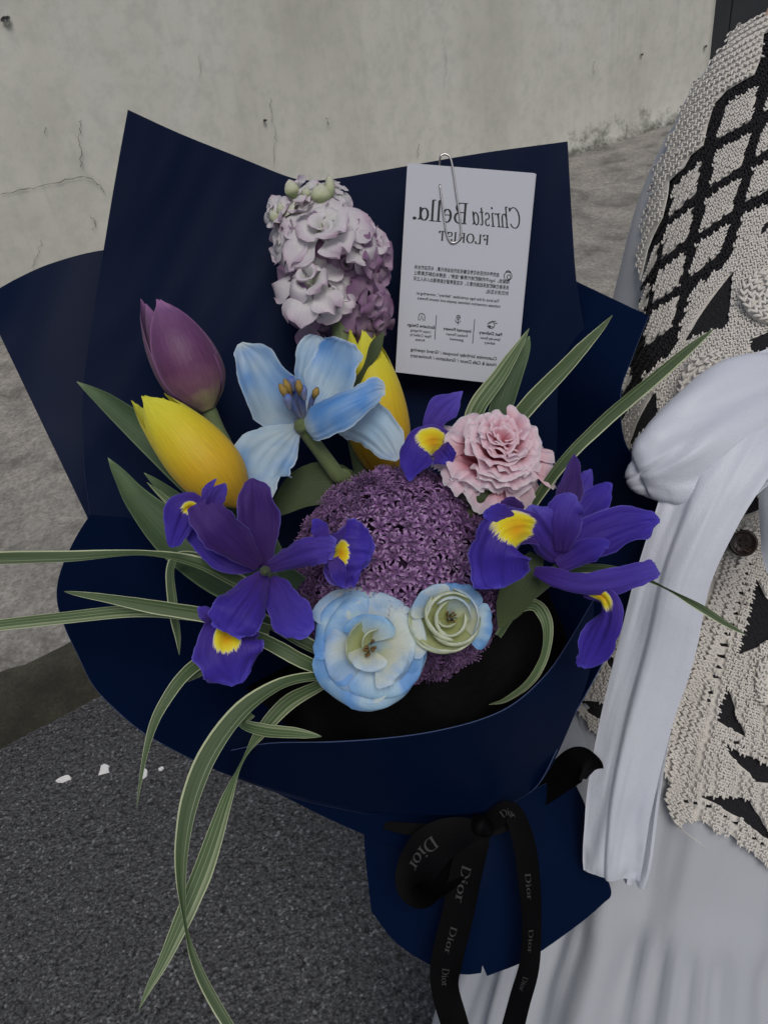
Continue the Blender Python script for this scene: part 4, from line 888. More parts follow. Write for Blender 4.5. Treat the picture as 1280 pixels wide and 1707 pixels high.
lisianthus('small half open cream and blue lisianthus beside the large one', 746, 1032, .442, (.02, .22, 1), 62, (LB, LW, LC),
           ((350, 1.02, -.15, .30, 42, .16, 0, 0, .09), (60, 1.04, -.12, .34, 40, .12, 0, 0, .10), (130, .92, -.1, .45, 50, .05, 0, 1, .08), (215, .88, -.1, .50, 62, .0, .2, 2, .06), (285, .90, -.1, .46, 66, .0, .2, 2, .06),
            (20, .74, .0, .62, 64, .0, .3, 1, .07), (110, .70, .0, .66, 70, .0, .4, 2, .07), (200, .68, .0, .66, 74, .0, .4, 2, .06), (290, .70, .0, .62, 74, .0, .4, 2, .06), (60, .50, .1, .74, 80, .0, .5, 1, .06), (180, .48, .1, .74, 84, .0, .5, 2, .06), (300, .46, .1, .72, 84, .0, .5, 2, .06), (240, .28, .12, .66, 90, .0, .6, 2, .05)), 23, .2)

# ---- allium
def allium():
    AP = petal_mat('allium_floret', [(0, A(104, 70, 110, 1.4)), (.5, A(136, 94, 148, 1.5)), (1, A(190, 162, 200, 1.6))], streak=.2, trans=.2, rough=.45, mott=A(84, 48, 100, 1.3), mott_amt=.6, mott_scale=22)
    AS = simple('allium_stalk', A(74, 52, 72, 1.2), .6); AC = simple('allium_core', A(82, 54, 88, 1.2), .9, nscale=300, var=.6)
    root = thing('allium', 'large round purple allium head in the middle of the bouquet', 'allium', P(800, 1500, .562))
    ctr = P(668, 958, 0.512); R0 = 172 * .505 / FPX; rr = random.Random(3)
    mold = []
    def fl_mesh(v):
        V = []; F = []; U = []; q = random.Random(v)
        for k in range(6):
            th = k * PI / 3 + q.uniform(-.12, .12); up = q.uniform(.25, .75); Lp = .0056 * q.uniform(.85, 1.12); w = .00098
            c, s = math.cos(th), math.sin(th); b = len(V)
            for t, ww in ((.06, .45), (.4, 1.0), (.75, .75), (1.0, .08)):
                r = Lp * t; z = Lp * (up * t - .45 * up * t * t * t)
                for sd in (-1, 0, 1): V.append((c * r - s * sd * w * ww, s * r + c * sd * w * ww, z + (.0005 if sd else 0) * ww)); U.append((t, .5 + sd * .5))
            F += [tuple(b + x for x in f) for f in grid_faces(4, 3)]
        for k in range(6):
            th = k * PI / 3 + PI / 6; b = len(V); c, s = math.cos(th), math.sin(th); h = .0052 * q.uniform(.8, 1.15)
            for z, r, ww in ((0, .0004, .00022), (h * .8, .0017, .00018), (h * .82, .0018, .0005), (h, .0021, .0004)):
                for a in (0, 2.09, 4.19): V.append((c * r + math.cos(a) * ww, s * r + math.sin(a) * ww, z)); U.append((.9, .5))
            F += [tuple(b + x for x in f) for f in grid_faces(4, 3, True)]
        me = bpy.data.meshes.new('floret'); me.from_pydata(V, [], F); uvl = me.uv_layers.new(name='UVMap')
        for l in me.loops: uvl.data[l.index].uv = U[l.vertex_index]
        me.materials.append(AP); me.polygons.foreach_set('use_smooth', [True] * len(F)); return me
    mold = [fl_mesh(i) for i in range(6)]
    N = 2600; pos = []
    for i in range(N):
        z = 1 - 2 * (i + .5) / N; th = i * 2.399963; r = math.sqrt(1 - z * z)
        n = Vector((r * math.cos(th), r * math.sin(th), z)); n = (n + Vector((rr.gauss(0, .07), rr.gauss(0, .07), rr.gauss(0, .07)))).normalized()
        pos.append((n, R0 * rr.uniform(.93, 1.03)))
    pos.sort(key=lambda a: -a[0].dot((EYE - ctr).normalized()))
    SV = []; SF = []; RV = []; RF = []; RU = []
    for i, (n, rad) in enumerate(pos):
        tilt = (n + Vector((rr.gauss(0, .22), rr.gauss(0, .22), rr.gauss(0, .22)))).normalized(); p = ctr + n * rad
        x = tilt.orthogonal().normalized(); y = tilt.cross(x); a = rr.uniform(0, 6.28); x, y = x * math.cos(a) + y * math.sin(a), y * math.cos(a) - x * math.sin(a)
        mt = Matrix((x, y, tilt)).transposed(); sc = rr.uniform(.85, 1.15); me = mold[i % 6]
        if i < 300:
            o = bpy.data.objects.new('floret', me); COL.objects.link(o); o.parent = root
            m4 = (mt * sc).to_4x4(); m4.translation = p - OFF[root]; o.matrix_local = m4
        else:
            b = len(RV); RV += [p + mt @ (v.co * sc) for v in me.vertices]; RF += [tuple(b + q for q in f.vertices) for f in me.polygons]; RU += [(.6, .5)] * len(me.vertices)
        b = len(SV); q0 = ctr + n * rad * .25
        for t in (0, 1):
            c = q0.lerp(p, t)
            for k in range(3): SV.append(c + (x * math.cos(k * 2.094) + y * math.sin(k * 2.094)) * .00045)
        SF += [tuple(b + q for q in f) for f in grid_faces(2, 3, True)]
    mk('outer_florets', RV, RF, AP, root, uvs=RU, kind='stuff')
    mk('flower_stalks', SV, SF, AS, root, kind='stuff')
    V = []; n = 24
    for i in range(13):
        for j in range(n):
            a = PI * i / 12; k = R0 * (.80 + .03 * noise.noise(Vector((i, j, 0)))); V.append(ctr + Vector((math.sin(a) * math.cos(2 * PI * j / n), math.sin(a) * math.sin(2 * PI * j / n), math.cos(a))) * k)
    mk('core', V, grid_faces(13, n, True), AC, root)
    tube([(668, 1000, 0.530, 10), (720, 1200, 0.545, 11), (780, 1370, 0.567, 10), (800, 1500, 0.562, 10)], 'stem', STEM, root)
allium()

# ---- variegated grass
def grass(label, blades, base, plain=()):
    root = thing('variegated_grass', label, 'grass leaf', base, 'variegated grass in the bouquet')
    for k, b in enumerate(blades): strip(b, 50, 13, ruf=.05, rk=2, jit=.10, seed=k, ease=False, rib=.10, wk=.80).build('blade', BLADES[(k + len(label)) % 3], root)
    for k, b in enumerate(plain): strip(b, 26, 7, ruf=.03, seed=k).build('blade', LEAF, root)
grass('cream edged grass blades stretching level past the paper to the kerb side', [
    [(500, 1020, 0.462, 8, 0, .5), (410, 976, 0.450, 16, 10, .6), (330, 938, 0.440, 14, 25, .5), (240, 922, 0.432, 8, 45, .3), (120, 927, 0.424, 12, 10, .3), (0, 930, 0.415, 14, 0, .3), (-110, 938, .41, 10), (-190, 946, .405, 1)],
    [(440, 1040, 0.466, 8, 0, .5), (330, 1026, 0.458, 13, 0, .5), (230, 1019, 0.450, 13, 10, .4), (110, 1030, 0.440, 13, 5, .4), (0, 1042, 0.430, 12, 0, .3), (-90, 1055, .425, 8), (-150, 1064, .42, 1)],
    [(450, 1050, 0.452, 11, 0, .5), (345, 1026, 0.442, 16, -10, .5), (260, 1012, 0.438, 15, -10, .5), (180, 998, 0.434, 9, -5, .4), (130, 990, 0.432, 5), (107, 986, 0.430, .5)],
    [(350, 930, 0.480, 7), (300, 925, 0.478, 9, 30), (284, 950, 0.474, 9, 20, .3), (288, 1010, 0.472, 10, 0, .4), (296, 1060, 0.472, 6), (299, 1092, 0.472, .5)],
    [(350, 900, 0.490, 8, 0, .5), (305, 858, 0.497, 9, 0, .5), (270, 826, 0.503, 6, 0, .5), (245, 804, 0.507, .5)],
], P(800, 1500, .562))
grass('cream edged grass blades arching down in front of the asphalt', [
    [(560, 1125, 0.452, 9, 0, .4), (500, 1130, 0.438, 10, 0, .4), (455, 1146, 0.430, 13, 10, .5), (400, 1186, 0.422, 18, 10, .5), (350, 1252, 0.414, 21, 5, .5), (319, 1326, 0.406, 20, 0, .5), (304, 1400, 0.400, 16, -5, .5), (301, 1470, 0.396, 11, -20, .3), (309, 1545, 0.392, 5, -50, .2), (324, 1602, 0.388, 9, -10, .4), (352, 1662, 0.384, 11, 0, .4), (400, 1740, 0.378, 9), (440, 1790, 0.375, 1)],
    [(540, 1140, 0.478, 10, 0, .4), (480, 1172, 0.466, 17, 0, .4), (435, 1222, 0.455, 14, 25, .3), (404, 1270, 0.446, 5, 60, .1), (378, 1335, 0.432, 13, 15, .3), (346, 1430, 0.416, 21, 0, .4), (312, 1515, 0.404, 20, 0, .4), (272, 1605, 0.394, 12, 0, .4), (250, 1645, 0.389, 7), (231, 1684, 0.385, .5)],
    [(380, 1085, 0.462, 9, 0, .4), (340, 1100, 0.450, 13, 0, .4), (300, 1134, 0.438, 13, 10, .4), (262, 1194, 0.428, 10, 15, .3), (243, 1255, 0.420, 6, 30, .2), (233, 1310, 0.414, 3, 20), (228, 1346, 0.410, .4)],
    [(400, 1090, 0.460, 10, 0, .3), (350, 1108, 0.456, 13, 0, .3), (322, 1126, 0.454, 9), (300, 1140, 0.453, 1)],
    [(420, 1190, 0.462, 8, 0, .4), (405, 1206, 0.455, 10, 0, .4), (440, 1217, 0.448, 13, 0, .4), (490, 1222, 0.442, 11, 0, .4), (520, 1226, 0.439, 6), (536, 1228, 0.438, .5)],
    [(560, 1128, 0.452, 10, 0, .4), (500, 1100, 0.444, 15, 0, .5), (440, 1068, 0.447, 14, 0, .5), (390, 1046, 0.455, 8)],
    [(570, 1100, 0.456, 10, 0, .4), (510, 1072, 0.452, 14, 10, .5), (450, 1038, 0.455, 12, 0, .5), (400, 1010, 0.460, 6)],
], P(800, 1500, .562))
grass('stiff upright grass blades fanning out behind the carnation', [
    [(790, 760, 0.530, 10, 0, .4), (790, 690, 0.522, 19, 0, .5), (835, 622, 0.520, 16, 0, .5), (866, 574, 0.517, 8), (882, 547, 0.516, .5)],
    [(810, 780, 0.530, 10, 0, .4), (868, 690, 0.513, 18, 0, .5), (945, 608, 0.506, 16, 0, .5), (996, 553, 0.500, 8), (1021, 525, 0.497, .5)],
    [(850, 900, 0.490, 7, 0, .4), (930, 782, 0.467, 12, 0, .6), (1005, 705, 0.460, 14, 0, .6), (1090, 632, 0.452, 13, 0, .6), (1152, 579, 0.446, 9, 0, .5), (1191, 547, 0.443, .5)],
], P(800, 1500, .562), [[(815, 770, 0.535, 14, 0, .5), (832, 690, 0.530, 20, 0, .6), (858, 618, 0.530, 16, 0, .6), (876, 580, 0.530, 8), (882, 560, 0.530, 1)]])
grass('thin grass blades bent under the right hand iris towards the white ribbon', [
    [(900, 960, 0.478, 8, 0, .4), (980, 948, 0.466, 10, 0, .4), (1050, 956, 0.452, 8, 20, .3), (1110, 981, 0.443, 4, 55, .2), (1165, 1012, 0.437, 8, 10, .3), (1210, 1040, 0.433, 6), (1246, 1060, 0.430, .4)],
    [(830, 1060, 0.490, 7, 0, .3), (858, 1018, 0.482, 11, 10, .4), (892, 1008, 0.476, 14, 25, .4), (912, 1040, 0.474, 12, -15, .3), (908, 1090, 0.476, 10, -30, .3), (885, 1135, 0.480, 8), (845, 1166, 0.485, 5), (815, 1175, 0.490, .5)],
], P(800, 1500, .562))

# ================================================================== PERSON
def person():
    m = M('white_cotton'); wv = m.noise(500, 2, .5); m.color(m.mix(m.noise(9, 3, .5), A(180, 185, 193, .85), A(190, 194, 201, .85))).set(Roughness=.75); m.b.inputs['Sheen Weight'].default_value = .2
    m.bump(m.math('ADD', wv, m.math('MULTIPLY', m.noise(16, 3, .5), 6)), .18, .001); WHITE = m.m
    m = M('white_satin'); m.color(m.mix(m.noise(12, 3, .5), A(194, 200, 212, 1.05), A(204, 208, 216, 1.05))).set(Roughness=.42); m.b.inputs['Specular IOR Level'].default_value = .35; m.b.inputs['Sheen Weight'].default_value = .25
    m.bump(m.math('ADD', m.math('MULTIPLY', m.noise(22, 3, .5), 3), m.math('MULTIPLY', m.noise(900, 2, .5), .5)), .2, .003); SATIN = m.m
    m = M('cream_yarn'); m.color(m.mix(m.noise(60, 3, .6), A(196, 191, 182, 1.15), A(212, 209, 203, 1.15))).set(Roughness=.95); m.b.inputs['Sheen Weight'].default_value = .3; m.bump(m.noise(2600, 2, .6), .5, .0006); CREAM = m.m
    m = M('black_yarn'); v = m.noise(700, 3, .65); m.color(m.mix(v, A(14, 14, 18), A(32, 31, 36))).set(Roughness=.95); m.bump(m.math('ADD', v, m.vor(420)), .8, .0015); BLACK = m.m
    SKIN = simple('skin', A(200, 160, 140, 1.3), .5, nscale=40, var=.1); HAIR = simple('dark_hair', A(34, 28, 26, 1.2), .45, nscale=200, var=.5, bump=.4, bscale=250)
    BUT = simple('brown_button', A(52, 38, 34, 1.2), .28, nscale=260, var=.7); THR = simple('button_thread', A(120, 100, 84), .8); SHOE = simple('shoe_leather', A(40, 38, 38, 1.2), .4)
    cxl = lambda y: 1430 - .21 * y
    rows = [(-135, .705, .046, .045), (-85, .70, .048, .048), (-22, .695, .052, .050), (56, .69, .066, .056), (104, .69, .098, .066), (168, .688, .122, .080), (250, .685, .138, .092), (400, .685, .145, .100), (560, .685, .140, .100), (740, .69, .135, .098), (900, .70, .130, .092),
            (1050, .71, .136, .100), (1250, .73, .150, .115), (1450, .76, .170, .140), (1650, .80, .195, .168)]
    cen = [(P(cxl(y), y, d), a, b) for y, d, a, b in rows]
    dv = (cen[-1][0] - cen[-2][0]).normalized(); q = cen[-1][0]; a, b = cen[-1][1:]; foot = None
    while q.z > .14:
        q = q + dv * .10; a += .012; b += .010; cen.append((q.copy(), a, b))
    arr = cr([tuple(c) + (a, b) for c, a, b in cen], 260); NP = 200
    b1 = P(1098, 735, .60); b2 = P(1450, 690, .60)
    V = []; ids = []
    for i in range(len(arr)):
        c = Vector(arr[i][:3]); t = Vector(arr[min(i + 1, len(arr) - 1)][:3] - arr[max(i - 1, 0)][:3]).normalized(); n = RT.cross(t).normalized()
        if n.dot(EYE - c) < 0: n = -n
        x = (RT - t * RT.dot(t)).normalized(); g = i / (len(arr) - 1); gs = 12.75 / (len(cen) - 1); sk = min(max((g - .40) / .3, 0), 1)
        for j in range(NP):
            ph = 2 * PI * j / NP; co, si = math.cos(ph), math.sin(ph); e = 2 / 2.3
            f = 1 + sk * (.045 * math.sin(9 * ph + 1.5 * math.sin(3 * ph)) + .03 * math.sin(17 * ph + 2 * g * 5)) + .012 * noise.noise(Vector((co * 2, si * 2, g * 9))) * (1 - .3 * sk)
            seam = .004 * math.exp(-((g - gs) / .006) ** 2) + (.007 * math.sin(38 * ph + 2 * math.sin(7 * ph)) * min(max((g - gs) / .012, 0), 1) * math.exp(-(g - gs) / .06) + .012 * min((g - gs) / .03, 1) if g > gs else 0)
            seam += sk * (.006 * noise.noise(Vector((co * 5 + g * 9, si * 5, g * 14))) + .003 * noise.noise(Vector((co * 14 + g * 20, si * 14, g * 30))))
            p = c + x * (arr[i][3] * f + seam) * math.copysign(abs(co) ** e, co) + n * (arr[i][4] * f + seam) * math.copysign(abs(si) ** e, si)
            if si > -.2:
                for bc in (b1, b2): p = p + (n * .052 + RT * (-.012 if bc is b1 else .012)) * math.exp(-(p - bc).length_squared / (2 * .055 ** 2))
            V.append(p)
    F = grid_faces(len(arr), NP, True)
    base = Vector((arr[-1][0], arr[-1][1], 0.0))
    root = thing('person', 'person in a white dress and black and cream crochet vest holding the bouquet', 'person', base)
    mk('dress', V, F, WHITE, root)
    bvh = BVHTree.FromPolygons(V, F)
    def hit(px, py):
        for k in range(60):
            r = ray(px + 2 * k, py); h = bvh.ray_cast(EYE, r.normalized())
            if h[0] is not None:
                n = h[1]
                if n.dot(EYE - h[0]) < 0: n = -n
                if k == 0: return h[0], n
                d = (h[0] - EYE).dot(FW); return P(px, py, d + .0006 * k), (n * .6 - RT * .8).normalized()
        return P(px, py, .66), -FW
    def on(px, py, off): p, n = hit(px, py); return p + n * off
    def patch(name, outline, off, mat, parent, holes=(), step=12, thick=.0022):
        v, f = cdt(outline, holes, step); return mk(name, [on(x, y, off) for x, y in v], f, mat, parent, solid=-thick * .0 or thick)
    # ---- vest
    vest = mk('crochet_vest', [p for p in (lambda: [])()] or [V[0]], [], BLACK, root) if False else None
    baseA = [(1300, 45), (1250, 60), (1206, 130), (1162, 200), (1122, 290), (1094, 390), (1082, 470), (1073, 530), (1052, 620), (1035, 690), (1027, 745), (1036, 800), (1060, 830), (1090, 846), (1110, 880), (1062, 900), (1020, 985), (985, 1120), (967, 1175), (985, 1212), (1010, 1226), (1100, 1222), (1190, 1000), (1250, 862), (1420, 862), (1440, 45)]
    vest = patch('crochet_vest', baseA, .004, BLACK, root, step=16); vest['label'] = 'black crochet vest with cream diamonds, bands and scalloped edging'
    baseB = [(1420, 870), (1262, 872), (1235, 900), (1212, 935), (1182, 1000), (1160, 1080), (1142, 1150), (1126, 1220), (1122, 1280), (1135, 1340), (1180, 1358), (1230, 1390), (1290, 1435), (1440, 1490)]
    patch('front_lining', baseB, .006, BLACK, vest, step=16)
    rr = random.Random(9)
    # one stitch: a small plump loop leg
    def blob():
        V = [];
        for z, r in ((-1, .15), (-.62, .75), (0, 1.0), (.62, .75), (1, .15)):
            for k in range(5): V.append((r * math.cos(k * 1.2566), r * math.sin(k * 1.2566), z))
        return V, grid_faces(5, 5, True)
    BV, BF = blob()
    def stitches(poly, holes, off, ang, sp, parent, size=1.0, mat=CREAM, name='stitches', jit=.15, centre=None, margin=1.5):
        SV = []; SF = []; xs = [p[0] for p in poly]; ys = [p[1] for p in poly]; cx, cy = (min(xs) + max(xs)) / 2, (min(ys) + max(ys)) / 2; R = max(max(xs) - min(xs), max(ys) - min(ys)) * .75
        ca, sa = math.cos(math.radians(ang)), math.sin(math.radians(ang)); spots = []
        if centre:
            r = sp * .6
            while r < R * 2:
                n = max(5, int(2 * PI * r / sp))
                for k in range(n): th = 2 * PI * k / n + r; spots.append((centre[0] + r * math.cos(th), centre[1] + r * math.sin(th), th + PI / 2))
                r += sp * .95
        else:
            k = int(R / sp) + 1
            for i in range(-k, k + 1):
                for j in range(-k, k + 1):
                    u = i * sp * .82; v = (j + .04 * (i % 2)) * sp; spots.append((cx + u * ca - v * sa, cy + u * sa + v * ca, math.radians(ang)))
        for x, y, th in spots:
            if x > 1310 or not pip(x, y, poly) or any(pip(x, y, h) for h in holes): continue
            x += rr.gauss(0, sp * jit * .4); y += rr.gauss(0, sp * jit * .4)
            p, n = hit(x, y); p2, _ = hit(x + math.cos(th) * 2, y + math.sin(th) * 2); t = (p2 - p); t = (t - n * t.dot(n))
            if t.length < 1e-7: continue
            t.normalize(); s = n.cross(t); d = (p - EYE).dot(FW) / FPX * sp
            for sg in (1, -1):
                dr = (t * math.cos(.55 * sg) + s * math.sin(.55 * sg)).normalized(); w = n.cross(dr); c = p + n * (off + .0004 * rr.random()) + s * d * .23 * sg; b = len(SV)
                L = d * .56 * size * rr.uniform(.9, 1.12); q = d * .24 * size
                SV += [c + dr * (v[2] * L) + w * (v[0] * q) + n * (v[1] * q * .7) for v in BV]; SF += [tuple(b + z for z in f) for f in BF]
        if SV: mk(name, SV, SF, mat, parent, kind='stuff')
    def piece(name, poly, ang, sp=9.5, holes=(), off=.0065, step=10, centre=None, size=1.0, solid=True):
        o = patch(name, poly, off - .0018, CREAM, vest, holes, step, .001) ; stitches(poly, holes, off, ang, sp, vest, size, centre=centre)
        return o
    # scalloped edging
    outer = crl([(1300, 38), (1262, 44), (1244, 50), (1228, 68), (1210, 92), (1192, 118), (1170, 146), (1155, 175), (1140, 208), (1126, 242), (1109, 276), (1100, 306), (1091, 338), (1083, 372), (1078, 412), (1076, 468)], 6)
    outer = [(x + (3.4 * math.sin(i * PI / 4.2)) * -.8, y + 3.4 * math.sin(i * PI / 4.2) * -.4) for i, (x, y) in enumerate(outer)]
    inner = [(1084, 446), (1091, 418), (1101, 392), (1114, 366), (1122, 332), (1125, 306), (1148, 284), (1159, 264), (1178, 249), (1186, 212), (1196, 180), (1216, 158), (1258, 133), (1268, 108), (1274, 68), (1300, 58)]
    piece('scalloped_edging', outer + inner, 60, 9.5, off=.009, step=9, size=1.1)
    dia = [[(1265, 150), (1251, 207), (1196, 239), (1213, 182)], [(1252, 227), (1236, 282), (1186, 316), (1198, 258)], [(1234, 300), (1222, 355), (1172, 391), (1182, 336)], [(1216, 376), (1203, 425), (1155, 465), (1166, 412)],
           [(1174, 273), (1164, 325), (1122, 366), (1131, 316)], [(1162, 347), (1150, 402), (1108, 434), (1119, 382)], [(1149, 422), (1138, 480), (1094, 508), (1104, 460)], [(1136, 496), (1124, 550), (1081, 582), (1091, 527)],
           [(1105, 407), (1098, 447), (1081, 477), (1093, 424)], [(1092, 475), (1083, 524), (1073, 518), (1079, 492)], [(1063, 612), (1058, 640), (1045, 658), (1050, 633)],
           [(1304, 110), (1294, 160), (1273, 195), (1281, 160)], [(1304, 190), (1290, 245), (1258, 268), (1268, 225)], [(1256, 285), (1304, 262), (1304, 308), (1242, 340)]]
    for p in dia: piece('diamond', p, -70, 7.0, step=9)
    lat = [(1300, 60), (1274, 68), (1258, 133), (1216, 158), (1186, 212), (1159, 264), (1125, 306), (1114, 366), (1091, 418), (1078, 480), (1072, 530), (1050, 620), (1036, 690), (1056, 690), (1082, 630), (1130, 588), (1146, 530), (1172, 476), (1220, 432), (1240, 362), (1300, 334)]
    stitches(lat, dia, .0052, -60, 8.0, vest, 1.1, mat=BLACK, name='lattice_stitches')
    h1 = [(1224, 456), (1218, 501), (1214, 550), (1179, 561), (1145, 574), (1164, 539), (1196, 490), (1216, 464)]; h2 = [(1099, 651), (1100, 703), (1066, 738), (1057, 775), (1058, 740), (1070, 706), (1082, 680)]; h3 = [(1247, 572), (1300, 548), (1300, 585), (1251, 593)]
    h5 = [(1270, 378), (1300, 362), (1300, 370), (1266, 396)]
    mot = [(1310, 330), (1240, 362), (1229, 400), (1220, 432), (1206, 450), (1172, 476), (1156, 496), (1146, 530), (1137, 562), (1130, 588), (1104, 610), (1082, 630), (1070, 660), (1056, 690), (1038, 716), (1032, 748), (1040, 790), (1062, 822), (1090, 836), (1140, 830), (1310, 820)]
    piece('motif_ground', mot, -55, 7.4, (h1, h2, h3, h5), step=11)
    ros = lambda cx, cy, r, k=26: [(cx + r * math.cos(2 * PI * i / k) * .9, cy + r * math.sin(2 * PI * i / k)) for i in range(k)]
    for cx, cy, r in ((1278, 505, 44), (1190, 655, 50)):
        o = patch('rosette', ros(cx, cy, r), .0115, CREAM, vest, (), 10, .004); stitches(ros(cx, cy, r), (), .0140, 0, 11.0, vest, 1.15, centre=(cx, cy))
    # lower left front below the waist
    j1 = [(1007, 1087), (1060, 1118), (1060, 1140), (1030, 1131), (1014, 1109)]; j2 = [(972, 1168), (1080, 1164), (1080, 1202), (1004, 1201), (980, 1186)]; j3 = [(1016, 1050), (1029, 1084), (1020, 1078)]
    piece('lower_front', [(1130, 985), (1020, 985), (990, 1090), (970, 1150), (968, 1182), (984, 1214), (1006, 1232), (1060, 1230), (1100, 1226)], 80, 7.4, (j1, j2, j3), step=11)
    # button band front
    t1 = [(1259, 961), (1284, 1014), (1296, 1058), (1254, 1075), (1219, 1094), (1235, 1049), (1249, 994)]; t2 = [(1204, 1140), (1213, 1155), (1226, 1196), (1237, 1224), (1215, 1213), (1187, 1196), (1192, 1168)]
    t3 = [(1195, 1230), (1211, 1239), (1230, 1251), (1254, 1260), (1298, 1280), (1298, 1302), (1252, 1298), (1241, 1283), (1222, 1264), (1208, 1247)]; t4 = [(1161, 1322), (1202, 1321), (1241, 1324), (1252, 1344), (1264, 1367), (1288, 1402), (1264, 1388), (1245, 1372), (1226, 1357), (1192, 1337)]
    eye = []
    def eyelets(pts, n, w=4.5, h=2.6):
        a = cr(pts, n)
        for x, y in a: eye.append([(x - w, y - h), (x + w * .6, y - h * 1.2), (x + w, y + h), (x - w * .5, y + h)])
    eyelets([(1246, 936), (1228, 995), (1210, 1056), (1192, 1118), (1180, 1165)], 15); eyelets([(1252, 956), (1238, 1000), (1222, 1048)], 8, 3, 2.4); eyelets([(1147, 1333), (1178, 1340), (1212, 1360), (1245, 1388), (1274, 1408)], 10, 5, 2.6); eyelets([(1196, 1222), (1230, 1238), (1266, 1258)], 6, 5, 2.5)
    ob = [(1310, 850), (1262, 846), (1228, 858), (1200, 896), (1188, 925), (1178, 957), (1170, 990), (1166, 1012), (1158, 1042), (1152, 1070), (1142, 1106), (1134, 1135), (1124, 1168), (1117, 1198), (1112, 1228), (1107, 1258), (1107, 1284), (1112, 1312), (1119, 1338), (1126, 1366), (1138, 1373), (1150, 1363), (1168, 1363), (1180, 1376), (1200, 1384), (1210, 1382), (1226, 1401), (1246, 1413), (1262, 1431), (1290, 1450), (1310, 1458)]
    eye = [e for e in eye if not any(pip(e[0][0], e[0][1], t) for t in (t1, t2, t3, t4))]
    o = patch('button_band_front', ob, .0072, CREAM, vest, [t1, t2, t3, t4] + eye, 10, .0035)
    band = [(1228, 860), (1200, 898), (1172, 990), (1152, 1070), (1124, 1168), (1107, 1258), (1107, 1284), (1126, 1366), (1165, 1360), (1150, 1318), (1152, 1268), (1170, 1190), (1190, 1110), (1214, 1030), (1240, 940), (1258, 880)]
    holes = [t1, t2, t3, t4] + eye
    stitches(band, holes, .0108, 20, 9.0, vest, 1.15); stitches(ob, holes + [band], .0106, 65, 7.4, vest)
    r2 = ros(1288, 1132, 42); o2 = patch('rosette', r2, .0135, CREAM, vest, (), 10, .004); stitches(r2, (), .0145, 0, 9.0, vest, 1.15, centre=(1288, 1132))
    # loose yarn end at the hem
    tube([(on(1136, 1370, .012), .0005), (on(1150, 1378, .016), .0004), (on(1158, 1392, .016), .0003), (on(1163, 1404, .014), .0002)], 'yarn_end', CREAM, vest, ns=5, world=True)
    # back of the vest: a plain shell round the far side
    BVt = []; i0, i1 = 52, 146; js = [j for j in range(NP) if math.sin(2 * PI * j / NP) < .15 or math.cos(2 * PI * j / NP) > .72]; js = sorted(js, key=lambda j: (j - 8) % NP) if False else [j for j in range(NP // 2 + 20, NP)] + [j for j in range(0, 20)]
    for i in range(i0, i1, 2):
        for j in js: c = Vector(arr[i][:3]); p = V[i * NP + j]; BVt.append(p + (p - c).normalized() * .006)
    mk('vest_back', BVt, grid_faces(len(range(i0, i1, 2)), len(js)), BLACK, vest, solid=.002)
    # button
    pb, nb = hit(1238, 905); nb = (nb + (EYE - pb).normalized() * 2.5 + UP * .5).normalized(); fb = Frame(pb + (EYE - pb).normalized() * .019, nb, UP); rb = 22 * (pb - EYE).dot(FW) / FPX; Vb = []; n = 28; prof = [(.0, -.001), (1.0, -.001), (1.02, .001), (.97, .0026), (.86, .0030), (.78, .0020), (.4, .0016), (0.01, .0016)]
    for r_, z in prof:
        for k in range(n): Vb.append(fb.at(rb * max(r_, .01), 2 * PI * k / n, z))
    bo = mk('button', Vb, grid_faces(len(prof), n, True), BUT, root)
    for sx, sy in ((-.2, -.2), (.2, -.2), (-.2, .2), (.2, .2)):
        Vh = [fb.O + fb.X * rb * sx + fb.Y * rb * sy + fb.Z * .00165 + (fb.X * math.cos(k * .785) + fb.Y * math.sin(k * .785)) * rb * .09 for k in range(8)]; mk('button_hole', Vh, [tuple(range(8))], BLACK, bo)
    for k in range(9):
        th = rr.uniform(0, 6.28); q = fb.at(rb * rr.uniform(.5, .75), th, .0023); dd = fb.X * math.cos(th + 1) + fb.Y * math.sin(th + 1)
        tube([(q - dd * .0012, .0003), (q + dd * .0012, .0003)], 'fleck', THR, bo, ns=4, world=True)
    # ---- white bow and tails
    def loop(path, name, seed):
        a = cr([tuple(P(x, y, dd)) + (h * dd / FPX, z) for x, y, dd, h, z in path], 60); n = 64; Vs = []
        for i in range(60):
            c = Vector(a[i][:3]); t = Vector(a[min(i + 1, 59)][:3] - a[max(i - 1, 0)][:3]).normalized(); v = (c - EYE).normalized(); w_ = t.cross(v).normalized(); f_ = w_.cross(t).normalized()
            if f_.dot(EYE - c) < 0: f_ = -f_
            u = i / 59
            for j in range(n):
                th = 2 * PI * j / n; co, si = math.cos(th), math.sin(th); k = 1 + .05 * noise.noise(Vector((co * 1.2 + seed, si * 1.2, u * 4)))
                cre = -.014 * math.exp(-((co * 1.0 + .05 + .1 * u) / .06) ** 2) * max(0, si) * min(1, max(0, (u - .35) * 3)) * max(0, min(1, (.93 - u) * 8)) + .0045 * math.sin(co * 6 + u * 3) * max(0, si) * (1 - u) + .002 * noise.noise(Vector((co * 4 + u * 3, u * 7, seed)))
                Vs.append(c + w_ * a[i][3] * co * k + f_ * (max(a[i][4], 1e-4) * si * k + cre * min(1, max(0, a[i][4] / .016) ** 2)))
        return mk(name, Vs, grid_faces(60, n, True) + [tuple(59 * n + q for q in range(n))], SATIN, root)
    loop([(1335, 640, .545, 50, .016), (1262, 676, .516, 92, .014), (1185, 728, .506, 92, .017), (1125, 768, .506, 78, .019), (1090, 785, .509, 62, .018), (1070, 794, .512, 42, .013), (1061, 797, .514, 24, .008), (1057, 798, .527, 3, .001)], 'bow_loop', 3)
